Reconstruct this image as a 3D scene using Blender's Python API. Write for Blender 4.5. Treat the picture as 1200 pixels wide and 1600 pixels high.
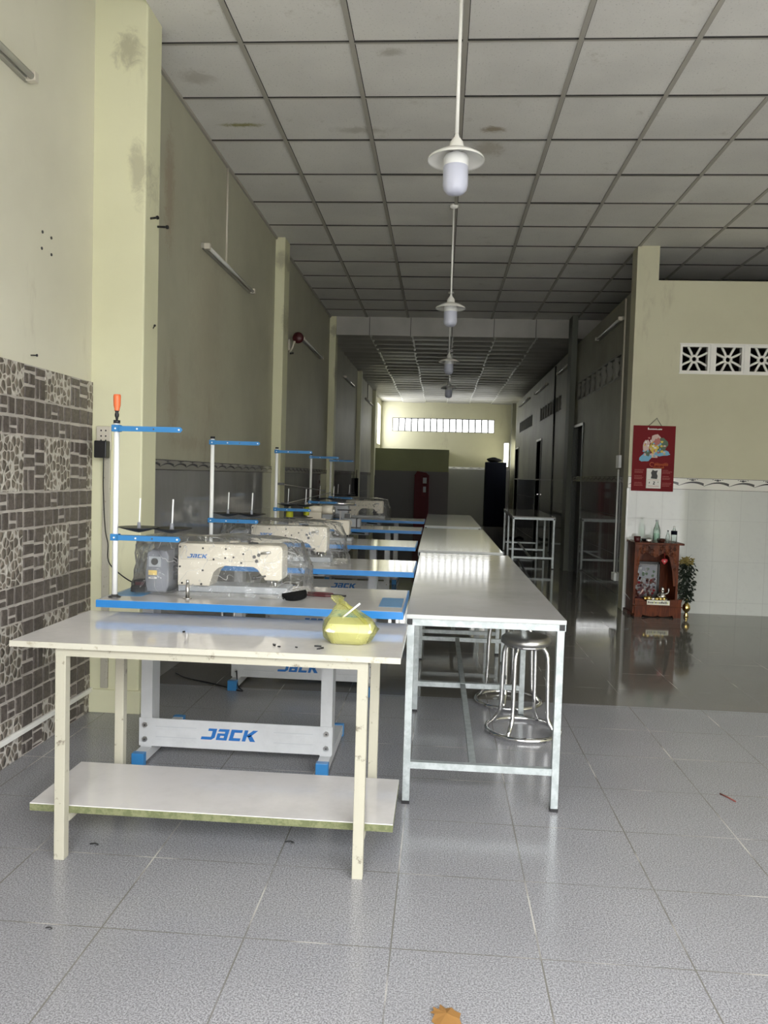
import bpy, bmesh, math, random
from mathutils import Vector, Matrix, noise
random.seed(7)
for o in list(bpy.data.objects): bpy.data.objects.remove(o, do_unlink=True)
scn = bpy.context.scene
col = scn.collection
HC = 1.2688            # eye height; all heights below are above the floor
CEIL = 3.566
# ------------------------------------------------------------------ camera
cam = bpy.data.cameras.new('camera'); camo = bpy.data.objects.new('camera', cam); col.objects.link(camo)
cam.sensor_fit = 'VERTICAL'; cam.sensor_height = 36; cam.sensor_width = 27
cam.lens = 36*1221.16/1600; cam.clip_start = .05; cam.clip_end = 300
Rr = (0.9969820447, 0.0720333947, 0.0289481014); Ru = (-0.0322132151, 0.0445865733, 0.9984860270); Rf = (-0.0706336415, 0.9964051523, -0.0467724502)
camo.matrix_world = Matrix(((Rr[0], Ru[0], -Rf[0], 0), (Rr[1], Ru[1], -Rf[1], 0), (Rr[2], Ru[2], -Rf[2], HC), (0, 0, 0, 1)))
scn.camera = camo
# ------------------------------------------------------------------ light
scn.view_settings.view_transform = 'Standard'; scn.view_settings.look = 'None'
scn.view_settings.gamma = 1; scn.view_settings.use_curve_mapping = False
scn.view_settings.exposure = -0.35
w = bpy.data.worlds.new('sky'); scn.world = w; w.use_nodes = True
nt = w.node_tree; nt.nodes.clear()
SKY_STRENGTH = 17.0
bgn = nt.nodes.new('ShaderNodeBackground'); wo = nt.nodes.new('ShaderNodeOutputWorld')
bgn.inputs['Color'].default_value = (.965, .98, 1.0, 1); bgn.inputs['Strength'].default_value = SKY_STRENGTH
nt.links.new(bgn.outputs[0], wo.inputs[0])
def portal(name, loc, rot, sx, sy):
    l = bpy.data.lights.new(name, 'AREA'); l.shape = 'RECTANGLE'; l.size = sx; l.size_y = sy
    l.cycles.is_portal = True
    o = bpy.data.objects.new(name, l); col.objects.link(o); o.location = loc; o.rotation_euler = rot
OPEN_X0, OPEN_X1, OPEN_Z = -1.2, 5.0, 2.9
YF = -.7
portal('daylight_portal_front', ((OPEN_X0+OPEN_X1)/2, YF+.02, OPEN_Z/2), (math.pi/2, 0, 0), OPEN_X1-OPEN_X0, OPEN_Z)
portal('daylight_portal_rear', (0.02, 21.45, 2.68), (-math.pi/2, 0, 0), 2.8, .36)
# ------------------------------------------------------------------ materials
def mat(name, color, rough=.5, metal=0., spec=.5, alpha=1., trans=0., coat=0., emit=None):
    m = bpy.data.materials.new(name); m.use_nodes = True
    b = m.node_tree.nodes['Principled BSDF']
    b.inputs['Base Color'].default_value = (*color, 1); b.inputs['Roughness'].default_value = rough
    b.inputs['Metallic'].default_value = metal; b.inputs['Specular IOR Level'].default_value = spec
    b.inputs['Alpha'].default_value = alpha; b.inputs['Transmission Weight'].default_value = trans
    b.inputs['Coat Weight'].default_value = coat; b.inputs['Coat Roughness'].default_value = .05
    return m
class NB:
    """small node-graph helper"""
    def __init__(s, m): s.m = m; s.t = m.node_tree; s.b = s.t.nodes['Principled BSDF']; s.tc = s.n('ShaderNodeTexCoord'); s.sep = None
    def n(s, ty, **k):
        x = s.t.nodes.new(ty)
        for a, v in k.items(): setattr(x, a, v)
        return x
    def link(s, a, b): s.t.links.new(a, b)
    def inp(s, sock, v):
        if hasattr(v, 'is_linked') or hasattr(v, 'links'): s.link(v, sock)
        else: sock.default_value = v
    def math(s, op, a, b=0., c=None):
        x = s.n('ShaderNodeMath', operation=op); s.inp(x.inputs[0], a); s.inp(x.inputs[1], b)
        if c is not None: s.inp(x.inputs[2], c)
        return x.outputs[0]
    def obj(s): return s.tc.outputs['Object']
    def xyz(s):
        if not s.sep: s.sep = s.n('ShaderNodeSeparateXYZ'); s.link(s.obj(), s.sep.inputs[0])
        return s.sep.outputs
    def noise(s, scale, detail=3, rough=.5, vec=None, dist=0.):
        x = s.n('ShaderNodeTexNoise'); x.inputs['Scale'].default_value = scale; x.inputs['Detail'].default_value = detail
        x.inputs['Roughness'].default_value = rough; x.inputs['Distortion'].default_value = dist
        s.link(vec if vec is not None else s.obj(), x.inputs['Vector']); return x.outputs['Fac']
    def scaled(s, v):
        x = s.n('ShaderNodeMapping'); x.inputs['Scale'].default_value = v; s.link(s.obj(), x.inputs['Vector']); return x.outputs[0]
    def ramp(s, f, a, b, lo=0., hi=1.):
        x = s.n('ShaderNodeMapRange'); x.interpolation_type = 'SMOOTHSTEP'
        x.inputs['From Min'].default_value = a; x.inputs['From Max'].default_value = b
        x.inputs['To Min'].default_value = lo; x.inputs['To Max'].default_value = hi
        s.link(f, x.inputs['Value']); return x.outputs[0]
    def mix(s, f, a, b, mode='MIX'):
        x = s.n('ShaderNodeMix', data_type='RGBA', blend_type=mode); s.inp(x.inputs['Factor'], f)
        for i, v in ((6, a), (7, b)):
            if isinstance(v, tuple): x.inputs[i].default_value = (*v, 1)
            else: s.link(v, x.inputs[i])
        return x.outputs[2]
    def gridline(s, c, off, pitch, wd):
        """1 on a joint line"""
        f = s.math('FRACT', s.math('DIVIDE', s.math('SUBTRACT', c, off), pitch))
        d = s.math('MINIMUM', f, s.math('SUBTRACT', 1., f))
        return s.math('LESS_THAN', d, wd/pitch/2)
    def blob(s, c1, c2, p1, p2, r1, r2, wob=.5):
        """soft spot stain centred on (p1,p2)"""
        a = s.math('POWER', s.math('DIVIDE', s.math('SUBTRACT', c1, p1), r1), 2.)
        b = s.math('POWER', s.math('DIVIDE', s.math('SUBTRACT', c2, p2), r2), 2.)
        d = s.math('ADD', s.math('SQRT', s.math('ADD', a, b)), s.math('MULTIPLY', s.noise(11, 6, .75, dist=1.), 2.2))
        return s.ramp(d, 2.25, 1.35)
    def color(s, v): s.link(v, s.b.inputs['Base Color'])
    def rough(s, v): s.inp(s.b.inputs['Roughness'], v)
    def bump(s, h, strength=.3, dist=.002):
        x = s.n('ShaderNodeBump'); x.inputs['Strength'].default_value = strength; x.inputs['Distance'].default_value = dist
        s.link(h, x.inputs['Height']); s.link(x.outputs[0], s.b.inputs['Normal'])
M = {}
# floor, near part: light speckled granite-look tiles
def floor_mat(name, base, dark, light, grout, rough, offx, offy, rmin=.0):
    m = mat(name, base, rough); n = NB(m); x, y, z = n.xyz()
    sp = n.noise(210, 2, .8); sp2 = n.noise(150, 2, .6); big = n.noise(1.3, 3, .5)
    c = n.mix(n.ramp(sp, .38, .62), dark, light)
    c = n.mix(n.ramp(sp2, .60, .72, 0, .6), c, tuple(min(1, v*1.35) for v in light))
    c = n.mix(n.ramp(big, .3, .7, 0, .25), c, dark)
    g = n.math('MAXIMUM', n.gridline(x, offx, .4, .0045), n.gridline(y, offy, .4, .004))
    g2 = n.math('MULTIPLY', g, n.ramp(n.noise(3, 2), .3, .6, .5, 1))
    c = n.mix(g2, c, n.mix(n.ramp(n.noise(2.5, 2), .5, .62), grout, tuple(min(.6, v*3.2) for v in grout)))
    n.color(c); n.rough(n.math('ADD', rough, n.ramp(n.noise(7, 4), .35, .75, 0, .02)))
    n.bump(n.math('ADD', n.math('MULTIPLY', g, -1.), n.math('MULTIPLY', n.noise(11, 2), .08)), .35, .002)
    return m
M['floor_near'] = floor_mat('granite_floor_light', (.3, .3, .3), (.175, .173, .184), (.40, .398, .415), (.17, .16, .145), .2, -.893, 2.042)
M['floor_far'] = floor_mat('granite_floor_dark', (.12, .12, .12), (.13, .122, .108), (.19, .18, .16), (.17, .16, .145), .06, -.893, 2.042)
def paint(name, c, c2, stain=(.30, .25, .18), blobs=(), axis=1):
    m = mat(name, c, .55, spec=.3); n = NB(m); X = n.xyz()
    k = n.mix(n.ramp(n.noise(1.1, 4, .6), .35, .7), c, c2)
    k = n.mix(n.ramp(n.noise(3.5, 6, .7, vec=n.scaled((1, 1, .3))), .58, .80, 0, .45), k, stain)
    for (p1, p2, r1, r2, f) in blobs:
        k = n.mix(n.math('MULTIPLY', n.blob(X[axis], X[2], p1, p2, r1, r2), f), k, stain)
    n.color(k); n.bump(n.noise(25, 4), .25, .003); return m
CREAM, CREAM2 = (.60, .58, .42), (.55, .53, .38)
M['paint'] = paint('cream_green_paint', CREAM, CREAM2)
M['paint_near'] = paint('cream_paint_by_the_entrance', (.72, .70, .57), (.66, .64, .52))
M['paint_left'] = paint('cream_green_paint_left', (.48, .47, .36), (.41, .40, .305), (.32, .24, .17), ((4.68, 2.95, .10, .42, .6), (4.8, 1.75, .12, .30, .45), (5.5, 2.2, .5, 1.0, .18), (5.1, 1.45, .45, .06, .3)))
M['paint_pillar'] = paint('cream_pillar_paint', (.74, .73, .51), (.69, .68, .47), (.30, .28, .20), ((-1.62, 3.35, .08, .1, .6), (-1.56, 2.75, .05, .2, .5)), 0)
M['paint_dark'] = paint('dark_cream_paint', (.27, .265, .20), (.20, .195, .15), (.11, .10, .08))  # darker cream for the corridor wall and back pillar, with darker streaks
M['paint_green'] = paint('dull_green_partition_paint', (.36, .39, .22), (.32, .35, .20))
# ceiling panels
m = mat('ceiling_panel', (.5, .5, .48), .8, spec=.2); n = NB(m); x, y, z = n.xyz()
k = n.mix(n.ramp(n.noise(1.6, 4), .3, .7), (.80, .785, .735), (.71, .695, .655))
k = n.mix(n.ramp(n.noise(90, 2), .62, .72, 0, .5), k, (.36, .35, .32))
k = n.mix(n.ramp(n.noise(4, 6, .7), .6, .78, 0, .5), k, (.36, .32, .24))
for (a, b, ra, rb, f, c) in ((.27, 5.30, .10, .06, .8, (.30, .24, .15)), (.26, 5.60, .14, .15, .45, (.33, .27, .17)), (-1.38, 5.22, .16, .035, .9, (.30, .28, .10)), (-1.5, 4.6, .12, .1, .4, (.33, .29, .22)), (-.6, 5.3, .2, .06, .4, (.3, .27, .2)), (-.35, 4.35, .08, .05, .5, (.3, .27, .2))):
    k = n.mix(n.math('MULTIPLY', n.blob(x, y, a, b, ra, rb), f), k, c)
n.color(k); n.bump(n.noise(60, 3), .3, .002); M['ceiling'] = m
M['tbar'] = mat('ceiling_grid_bar', (.42, .40, .35), .5)
M['pillar_grey'] = mat('grey_green_pillar', (.17, .18, .155), .6, spec=.2)
M['vent_grey'] = mat('grey_vent_block', (.26, .26, .23), .6, spec=.2)
M['gap'] = mat('dark_gap', (.03, .028, .025), .8)
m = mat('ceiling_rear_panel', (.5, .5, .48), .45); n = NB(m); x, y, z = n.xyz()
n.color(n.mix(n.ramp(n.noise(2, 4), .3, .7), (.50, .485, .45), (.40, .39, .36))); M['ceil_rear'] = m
M['tbar_white'] = mat('white_ceiling_bar', (.85, .85, .82), .3)
# glossy wall tiles
def tile_mat(name, a, b, grout, ax, offa, offz):
    m = mat(name, a, .07, coat=.3); n = NB(m); X = n.xyz()
    c = n.mix(n.ramp(n.noise(1.7, 4, .6, vec=n.scaled((1, 1, .5))), .3, .7), a, b)
    c = n.mix(n.ramp(n.noise(30, 2), .5, .8, 0, .12), c, (.4, .4, .4))
    g = n.math('MAXIMUM', n.gridline(X[ax], offa, .25, .003), n.gridline(X[2], offz, .4, .003))
    n.color(n.mix(g, c, grout)); n.bump(n.math('MULTIPLY', g, -1.), .3, .001); n.rough(n.math('ADD', .05, n.math('MULTIPLY', g, .4)))
    return m
M['tile_x'] = tile_mat('white_wall_tile_facing', (.62, .64, .61), (.56, .58, .56), (.42, .43, .42), 0, 1.93, .12)
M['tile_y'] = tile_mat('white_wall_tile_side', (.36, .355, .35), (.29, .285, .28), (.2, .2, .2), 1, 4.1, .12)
M['tile_back'] = mat('dull_back_tile', (.44, .44, .44), .5, spec=.15)
M['tile_back2'] = mat('dull_partition_tile', (.22, .22, .225), .5, spec=.15)
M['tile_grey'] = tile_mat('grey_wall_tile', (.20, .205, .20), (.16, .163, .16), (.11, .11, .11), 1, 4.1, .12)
M['band'] = mat('border_tile_white', (.74, .73, .68), .1); M['band_ink'] = mat('border_tile_ink', (.06, .06, .065), .15)
M['band_grey'] = mat('border_tile_grey', (.30, .29, .26), .15)
# stone cladding
def stone(name, a, b, seed):
    m = mat(name, a, .45); n = NB(m); oi = n.n('ShaderNodeObjectInfo')
    at = n.n('ShaderNodeAttribute', attribute_name='tone')
    c = n.mix(n.ramp(n.noise(60+seed, 5, .7), .35, .7), a, b)
    c = n.mix(n.math('MULTIPLY', at.outputs['Fac'], .5), c, tuple(v*.6 for v in a)); n.color(c); n.bump(n.noise(90, 4), .4, .003); return m
M['stone'] = stone('brown_grey_stone', (.085, .07, .062), (.15, .128, .112), 0)
m = mat('grout', (.5, .47, .42), .8); n = NB(m); n.color(n.mix(n.ramp(n.noise(14, 4), .3, .7), (.56, .52, .47), (.44, .41, .37))); n.bump(n.noise(120, 3), .4, .002); M['grout'] = m
m = mat('pebble_panel', (.2, .17, .14), .45); n = NB(m)
mp = n.n('ShaderNodeMapping'); mp.inputs['Scale'].default_value = (1, 31, 25); n.link(n.obj(), mp.inputs['Vector'])
nz = n.n('ShaderNodeTexNoise'); nz.inputs['Scale'].default_value = .35; n.link(mp.outputs[0], nz.inputs['Vector'])
ad = n.n('ShaderNodeMix', data_type='VECTOR'); ad.inputs[0].default_value = .0
vo = n.n('ShaderNodeTexVoronoi', feature='DISTANCE_TO_EDGE'); vo.voronoi_dimensions = '3D'; vo.inputs['Scale'].default_value = 1.0; n.link(mp.outputs[0], vo.inputs['Vector'])
vo.inputs['Randomness'].default_value = .8
vc = n.n('ShaderNodeTexVoronoi', feature='F1'); vc.inputs['Randomness'].default_value = .8; vc.inputs['Scale'].default_value = 1.0; n.link(mp.outputs[0], vc.inputs['Vector'])
hs = n.n('ShaderNodeSeparateColor'); n.link(vc.outputs['Color'], hs.inputs[0])
peb = n.mix(hs.outputs[0], (.13, .11, .09), (.27, .23, .185)); peb = n.mix(n.ramp(n.noise(80, 4), .45, .7, 0, .5), peb, (.12, .10, .085))
e = n.ramp(n.math('MINIMUM', vo.outputs['Distance'], n.math('MULTIPLY', n.math('SUBTRACT', .66, vc.outputs['Distance']), .6)), .03, .075)
n.color(n.mix(e, (.52, .49, .44), peb)); n.bump(n.ramp(vo.outputs['Distance'], .02, .35), .8, .008); M['pebble'] = m
# furniture / objects
def worn(name, a, b, sc=18, lo=.5, hi=.62, rough=.4, metal=0., amt=1.):
    m = mat(name, a, rough, metal); n = NB(m)
    n.color(n.mix(n.ramp(n.noise(sc, 5, .7), lo, hi, 0, amt), a, b)); return m
M['laminate_rim'] = mat('pale_table_rim', (.52, .53, .51), .4)
M['laminate'] = worn('white_laminate', (.50, .485, .48), (.43, .415, .41), 2, .4, .7, .10)
M['laminate'].node_tree.nodes['Principled BSDF'].inputs['Specular IOR Level'].default_value = 1.0
M['laminate_cream'] = worn('cream_laminate', (.68, .655, .635), (.60, .58, .56), 3, .4, .7, .07)
M['laminate_edge'] = worn('worn_edge', (.50, .48, .40), (.34, .31, .23), 30, .55, .7, .4)
M['chipboard'] = worn('greenish_board_edge', (.19, .20, .10), (.12, .135, .06), 40, .4, .6, .8)
M['old_leg'] = worn('scuffed_cream_steel', (.43, .41, .325), (.17, .15, .11), 22, .58, .70, .45)
M['galv'] = worn('galvanised_steel', (.38, .415, .415), (.48, .52, .52), 25, .4, .6, .36, .4)
M['white_steel'] = worn('white_coated_steel', (.56, .57, .575), (.50, .51, .515), 6, .4, .7, .3)
M['blue'] = mat('bright_blue_edge', (.022, .19, .50), .3); M['blue_steel'] = mat('blue_steel', (.035, .20, .46), .35)
M['dark_blue_sticker'] = mat('blue_label', (.10, .25, .45), .4)
M['logo_blue'] = mat('logo_blue', (.02, .14, .42), .4)
M['ivory'] = mat('ivory_enamel', (.72, .67, .56), .28); M['ivory2'] = mat('ivory_panel', (.68, .63, .52), .28)
M['grey_plastic'] = mat('grey_plastic', (.24, .25, .28), .4); M['grey_light'] = mat('light_grey_plastic', (.42, .44, .46), .4)
M['black'] = mat('black_plastic', (.012, .012, .013), .4); M['black_felt'] = mat('black_felt', (.008, .008, .008), .95, spec=.1)
M['chrome'] = mat('chrome', (.75, .75, .74), .14, 1.); M['steel'] = mat('brushed_steel', (.55, .54, .52), .28, 1.); M['dark_steel'] = mat('dark_steel', (.12, .12, .12), .4, .8)
M['white'] = mat('white_plastic', (.86, .87, .86), .3); M['white_gloss'] = mat('white_enamel', (.86, .85, .80), .2)
M['frost'] = mat('frosted_bulb', (.62, .64, .76), .3); M['yellow_label'] = mat('yellow_label', (.80, .60, .20), .5)
M['orange'] = mat('orange_handle', (.85, .18, .06), .4); M['red_dark'] = mat('dark_red', (.06, .006, .008), .45)
M['maroon'] = mat('maroon_metal', (.10, .006, .010), .45, spec=.2); M['red'] = mat('red_card', (.17, .006, .010), .6, spec=.2); M['bright_red'] = mat('bright_red', (.5, .01, .02), .4)
M['beige_plastic'] = mat('beige_plastic', (.60, .56, .47), .45); M['conduit'] = worn('stained_conduit', (.46, .44, .36), (.2, .18, .14), 40, .58, .7, .5)
M['glass_tube'] = mat('lamp_tube_glass', (.58, .58, .54), .12); M['batten'] = mat('grey_batten', (.34, .33, .28), .5); M['navy'] = mat('navy_fabric', (.003, .004, .010), .8, spec=.1)
M['gold'] = mat('gold', (.80, .60, .22), .2, 1.); M['silver'] = mat('silver', (.70, .68, .65), .25, 1.)
M['paper'] = mat('white_paper', (.80, .78, .74), .6); M['ink'] = mat('printed_ink', (.05, .05, .05), .6); M['orange_ink'] = mat('orange_print', (.75, .20, .06), .5)
M['sky_ink'] = mat('light_blue_print', (.16, .42, .60), .5); M['gold_ink'] = mat('yellow_print', (.62, .46, .06), .5); M['pink_ink'] = mat('pale_pink_print', (.62, .45, .40), .5); M['green_ink'] = mat('dark_green_print', (.07, .12, .07), .5); M['faded_ink'] = mat('faded_print', (.45, .14, .12), .5)
M['foam'] = mat('white_foam', (.85, .85, .72), .6); M['leaf'] = mat('dry_leaf', (.30, .15, .04), .7); M['foliage'] = mat('dark_foliage', (.012, .022, .012), .6)
M['petal'] = mat('dull_yellow_petals', (.28, .22, .06), .7); M['twig'] = mat('reddish_twig', (.20, .05, .04), .7); M['door_dark'] = mat('dark_brown_door', (.02, .016, .013), .4); M['frame_alu'] = mat('grey_door_frame', (.10, .11, .10), .4)
M['frame_top'] = mat('pale_door_lintel', (.6, .6, .56), .4)
M['yarn'] = mat('yellow_green_yarn', (.50, .52, .03), .8)
def wood(name, a, b):
    m = mat(name, a, .4, spec=.2); n = NB(m); v = n.scaled((30, 6, 4))
    n.color(n.mix(n.ramp(n.noise(1, 4, .6, vec=v, dist=1.5), .35, .65), a, b)); return m
M['wood'] = wood('red_brown_lacquered_wood', (.15, .036, .010), (.075, .016, .005)); M['wood_dark'] = wood('dark_lacquered_wood', (.08, .022, .012), (.05, .014, .01)); M['wood_carved'] = wood('carved_wood', (.17, .045, .013), (.05, .012, .005))
M['concrete'] = worn('outside_concrete', (.42, .41, .39), (.34, .33, .32), 2)
def film(name, tint, diff, fd, fg, rough=.12, bscale=18, crease_glint=0.):
    """thin clear plastic sheet"""
    m = bpy.data.materials.new(name); m.use_nodes = True; t = m.node_tree; t.nodes.clear()
    out = t.nodes.new('ShaderNodeOutputMaterial'); tr = t.nodes.new('ShaderNodeBsdfTransparent'); gl = t.nodes.new('ShaderNodeBsdfGlossy')
    df = t.nodes.new('ShaderNodeBsdfDiffuse'); tl = t.nodes.new('ShaderNodeBsdfTranslucent'); tc = t.nodes.new('ShaderNodeTexCoord'); nz = t.nodes.new('ShaderNodeTexNoise'); bp = t.nodes.new('ShaderNodeBump')
    nz.inputs['Scale'].default_value = bscale; nz.inputs['Detail'].default_value = 4; bp.inputs['Strength'].default_value = .8; bp.inputs['Distance'].default_value = .02
    t.links.new(tc.outputs['Object'], nz.inputs['Vector']); t.links.new(nz.outputs['Fac'], bp.inputs['Height']); t.links.new(bp.outputs[0], gl.inputs['Normal'])
    tr.inputs[0].default_value = (*tint, 1); gl.inputs['Roughness'].default_value = rough; gl.inputs[0].default_value = (1, 1, 1, 1)
    df.inputs[0].default_value = (*diff, 1); tl.inputs[0].default_value = (*diff, 1)
    a = t.nodes.new('ShaderNodeMixShader'); a.inputs[0].default_value = .5; t.links.new(df.outputs[0], a.inputs[1]); t.links.new(tl.outputs[0], a.inputs[2])
    n2 = t.nodes.new('ShaderNodeTexNoise'); n2.inputs['Scale'].default_value = 6.; n2.inputs['Detail'].default_value = 2; n2.inputs['Distortion'].default_value = 1.6
    t.links.new(tc.outputs['Object'], n2.inputs['Vector'])
    s1 = t.nodes.new('ShaderNodeMath'); s1.operation = 'SUBTRACT'; s1.inputs[1].default_value = .5; t.links.new(n2.outputs['Fac'], s1.inputs[0])
    s2 = t.nodes.new('ShaderNodeMath'); s2.operation = 'ABSOLUTE'; t.links.new(s1.outputs[0], s2.inputs[0])
    s3 = t.nodes.new('ShaderNodeMapRange'); s3.inputs['From Min'].default_value = 0; s3.inputs['From Max'].default_value = .006; s3.inputs['To Min'].default_value = min(1, fd+crease_glint); s3.inputs['To Max'].default_value = fd; t.links.new(s2.outputs[0], s3.inputs['Value'])  # pale lines along the creases, painted in for reflected streaks
    b = t.nodes.new('ShaderNodeMixShader'); t.links.new(s3.outputs[0], b.inputs[0]); t.links.new(tr.outputs[0], b.inputs[1]); t.links.new(a.outputs[0], b.inputs[2])
    fr = t.nodes.new('ShaderNodeLayerWeight'); fr.inputs[0].default_value = .27; t.links.new(bp.outputs[0], fr.inputs['Normal'])
    mm = t.nodes.new('ShaderNodeMath'); mm.operation = 'MULTIPLY'; mm.inputs[1].default_value = fg; t.links.new(fr.outputs['Fresnel'], mm.inputs[0])
    c = t.nodes.new('ShaderNodeMixShader'); t.links.new(mm.outputs[0], c.inputs[0]); t.links.new(b.outputs[0], c.inputs[1]); t.links.new(gl.outputs[0], c.inputs[2])
    t.links.new(c.outputs[0], out.inputs[0]); return m
M['film'] = film('clear_plastic_film', (.975, .98, .98), (.92, .92, .92), .05, .9, crease_glint=.6)
M['bag'] = film('yellow_thin_plastic', (.93, .925, .64), (.85, .84, .36), .13, .6, .25, 22, crease_glint=.45)
M['pane'] = film('dimming_window_pane', (.66, .66, .65), (.7, .7, .7), .1, .4, .1, 3)  # grey tint added to cut the brightness of the rear windows
def glass(name, tint): return film(name, tint, (.7, .8, .75), .08, .9, .05, 3)
M['bottle'] = glass('clear_bottle', (.90, .95, .93)); M['bottle_green'] = glass('pale_green_bottle', (.82, .92, .87))
# ------------------------------------------------------------------ mesh helper
class MB:
    def __init__(s): s.bm = bmesh.new(); s.mats = []
    def mi(s, m):
        if m not in s.mats: s.mats.append(m)
        return s.mats.index(m)
    def face(s, vs, mi, smooth=False):
        try: f = s.bm.faces.new(vs)
        except ValueError: return None
        f.material_index = mi; f.smooth = smooth; return f
    def box(s, x0, y0, z0, x1, y1, z1, m, bev=0.):
        mi = s.mi(m); x0, x1 = sorted((x0, x1)); y0, y1 = sorted((y0, y1)); z0, z1 = sorted((z0, z1))
        v = [s.bm.verts.new(p) for p in ((x0, y0, z0), (x1, y0, z0), (x1, y1, z0), (x0, y1, z0), (x0, y0, z1), (x1, y0, z1), (x1, y1, z1), (x0, y1, z1))]
        fs = [s.face([v[i] for i in q], mi) for q in ((0, 3, 2, 1), (4, 5, 6, 7), (0, 1, 5, 4), (1, 2, 6, 5), (2, 3, 7, 6), (3, 0, 4, 7))]
        if bev: bmesh.ops.bevel(s.bm, geom=list({e for f in fs for e in f.edges}), offset=bev, segments=2, affect='EDGES', profile=.5)
        return s
    def rings(s, rs, m, cap=True, smooth=True, closed=False):
        mi = s.mi(m); R = [[s.bm.verts.new(p) for p in r] for r in rs]; k = len(R[0])
        seq = list(range(len(R)-1)) + ([len(R)-1] if closed else [])
        for i in seq:
            a, b = R[i], R[(i+1) % len(R)]
            for j in range(k): s.face([a[j], a[(j+1) % k], b[(j+1) % k], b[j]], mi, smooth)
        if cap and not closed: s.face(list(reversed(R[0])), mi); s.face(R[-1], mi)
        return s
    def cyl(s, p0, p1, r0, m, r1=None, n=16, cap=True):
        p0, p1 = Vector(p0), Vector(p1); r1 = r0 if r1 is None else r1; d = (p1-p0).normalized()
        a = d.orthogonal().normalized(); b = d.cross(a)
        c = [(math.cos(2*math.pi*i/n), math.sin(2*math.pi*i/n)) for i in range(n)]
        return s.rings([[p+(a*x+b*y)*r for x, y in c] for p, r in ((p0, r0), (p1, r1))], m, cap)
    def tube(s, pts, r, m, n=8, closed=False):
        P = [Vector(p) for p in pts]; rs = []; N = len(P)
        up = None
        for i, p in enumerate(P):
            if closed: t = P[(i+1) % N]-P[i-1]
            else: t = P[min(i+1, N-1)]-P[max(i-1, 0)]
            t.normalize()
            up = t.orthogonal().normalized() if up is None else (up-t*up.dot(t)).normalized()
            b = t.cross(up); rs.append([p+(up*math.cos(2*math.pi*k/n)+b*math.sin(2*math.pi*k/n))*r for k in range(n)])
        return s.rings(rs, m, True, True, closed)
    def lathe(s, prof, m, c=(0, 0, 0), n=24, cap=False):
        c = Vector(c)
        return s.rings([[c+Vector((r*math.cos(2*math.pi*k/n), r*math.sin(2*math.pi*k/n), z)) for k in range(n)] for r, z in prof], m, cap)
    def prism(s, poly, y0, y1, m, plane='xz', smooth=False, bev=0.):
        mi = s.mi(m)
        def P(a, b, t): return {'xz': (a, t, b), 'xy': (a, b, t), 'yz': (t, a, b)}[plane]
        A = [s.bm.verts.new(P(a, b, y0)) for a, b in poly]; B = [s.bm.verts.new(P(a, b, y1)) for a, b in poly]
        fs = [s.face(A, mi), s.face(list(reversed(B)), mi)]
        k = len(poly)
        for i in range(k): fs.append(s.face([A[i], B[i], B[(i+1) % k], A[(i+1) % k]], mi, smooth))
        if bev: bmesh.ops.bevel(s.bm, geom=[e for e in fs[0].edges]+[e for e in fs[1].edges], offset=bev, segments=2, affect='EDGES', profile=.5)
        return s
    def xform(s, mtx): bmesh.ops.transform(s.bm, matrix=mtx, verts=s.bm.verts); return s
    def build(s, name, parent=None, loc=None):
        bmesh.ops.recalc_face_normals(s.bm, faces=s.bm.faces)
        me = bpy.data.meshes.new(name); s.bm.to_mesh(me); s.bm.free()
        for k in s.mats: me.materials.append(M[k])
        o = bpy.data.objects.new(name, me); col.objects.link(o)
        if parent: o.parent = parent
        if loc: o.location = loc
        return o
def tag(o, label, cat, group=None, kind=None):
    o['label'] = label; o['category'] = cat
    if group: o['group'] = group
    if kind: o['kind'] = kind
    return o
def thing(name, loc, label, cat, group=None, rz=0.):
    o = bpy.data.objects.new(name, None); col.objects.link(o); o.location = loc; o.rotation_euler = (0, 0, rz); o.empty_display_size = .1
    return tag(o, label, cat, group)
def struct(mb, name, parent=None):
    o = mb.build(name, parent); o['kind'] = 'structure'; return o
def dup(root, loc, label, group=None, rz=None):
    def rec(o, par):
        c = o.copy(); col.objects.link(c); c.parent = par
        for ch in o.children: rec(ch, c)
        return c
    r = rec(root, None); r.location = loc; r['label'] = label
    if rz is not None: r.rotation_euler = (0, 0, rz)
    if group: r['group'] = group
    return r
def wall(mb, ax, p0, p1, a0, a1, z0, z1, m, holes=()):
    """wall slab normal to axis ax ('x' or 'y'), with rectangular holes (a0,a1,z0,z1)"""
    A = sorted({a0, a1, *[h[i] for h in holes for i in (0, 1)]}); Zs = sorted({z0, z1, *[h[i] for h in holes for i in (2, 3)]})
    for i in range(len(A)-1):
        for j in range(len(Zs)-1):
            ca, cz = (A[i]+A[i+1])/2, (Zs[j]+Zs[j+1])/2
            if ca < a0 or ca > a1 or cz < z0 or cz > z1: continue
            if any(h[0] < ca < h[1] and h[2] < cz < h[3] for h in holes): continue
            if ax == 'x': mb.box(p0, A[i], Zs[j], p1, A[i+1], Zs[j+1], m)
            else: mb.box(A[i], p0, Zs[j], A[i+1], p1, Zs[j+1], m)
# ------------------------------------------------------------------ THE SETTING
XL, XLN, XR, XO = -1.68, -1.79, 1.84, 5.4
YP, YW, YD, YB = 3.89, 7.85, 11.45, 21.5      # pillar, facing wall, ceiling drop, back wall
SEAM = 4.47
CR = 3.312                                   # rear ceiling height
mb = MB(); mb.box(XLN-.2, YF-.1, -.1, XO+.2, SEAM, 0, 'floor_near'); mb.box(XLN-.2, SEAM, -.1, XO+.2, 19.82, 0, 'floor_far'); mb.box(XLN-.2, 19.82, -.1, 2.12, YB+.15, 0, 'floor_far'); struct(mb, 'floor')
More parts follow.
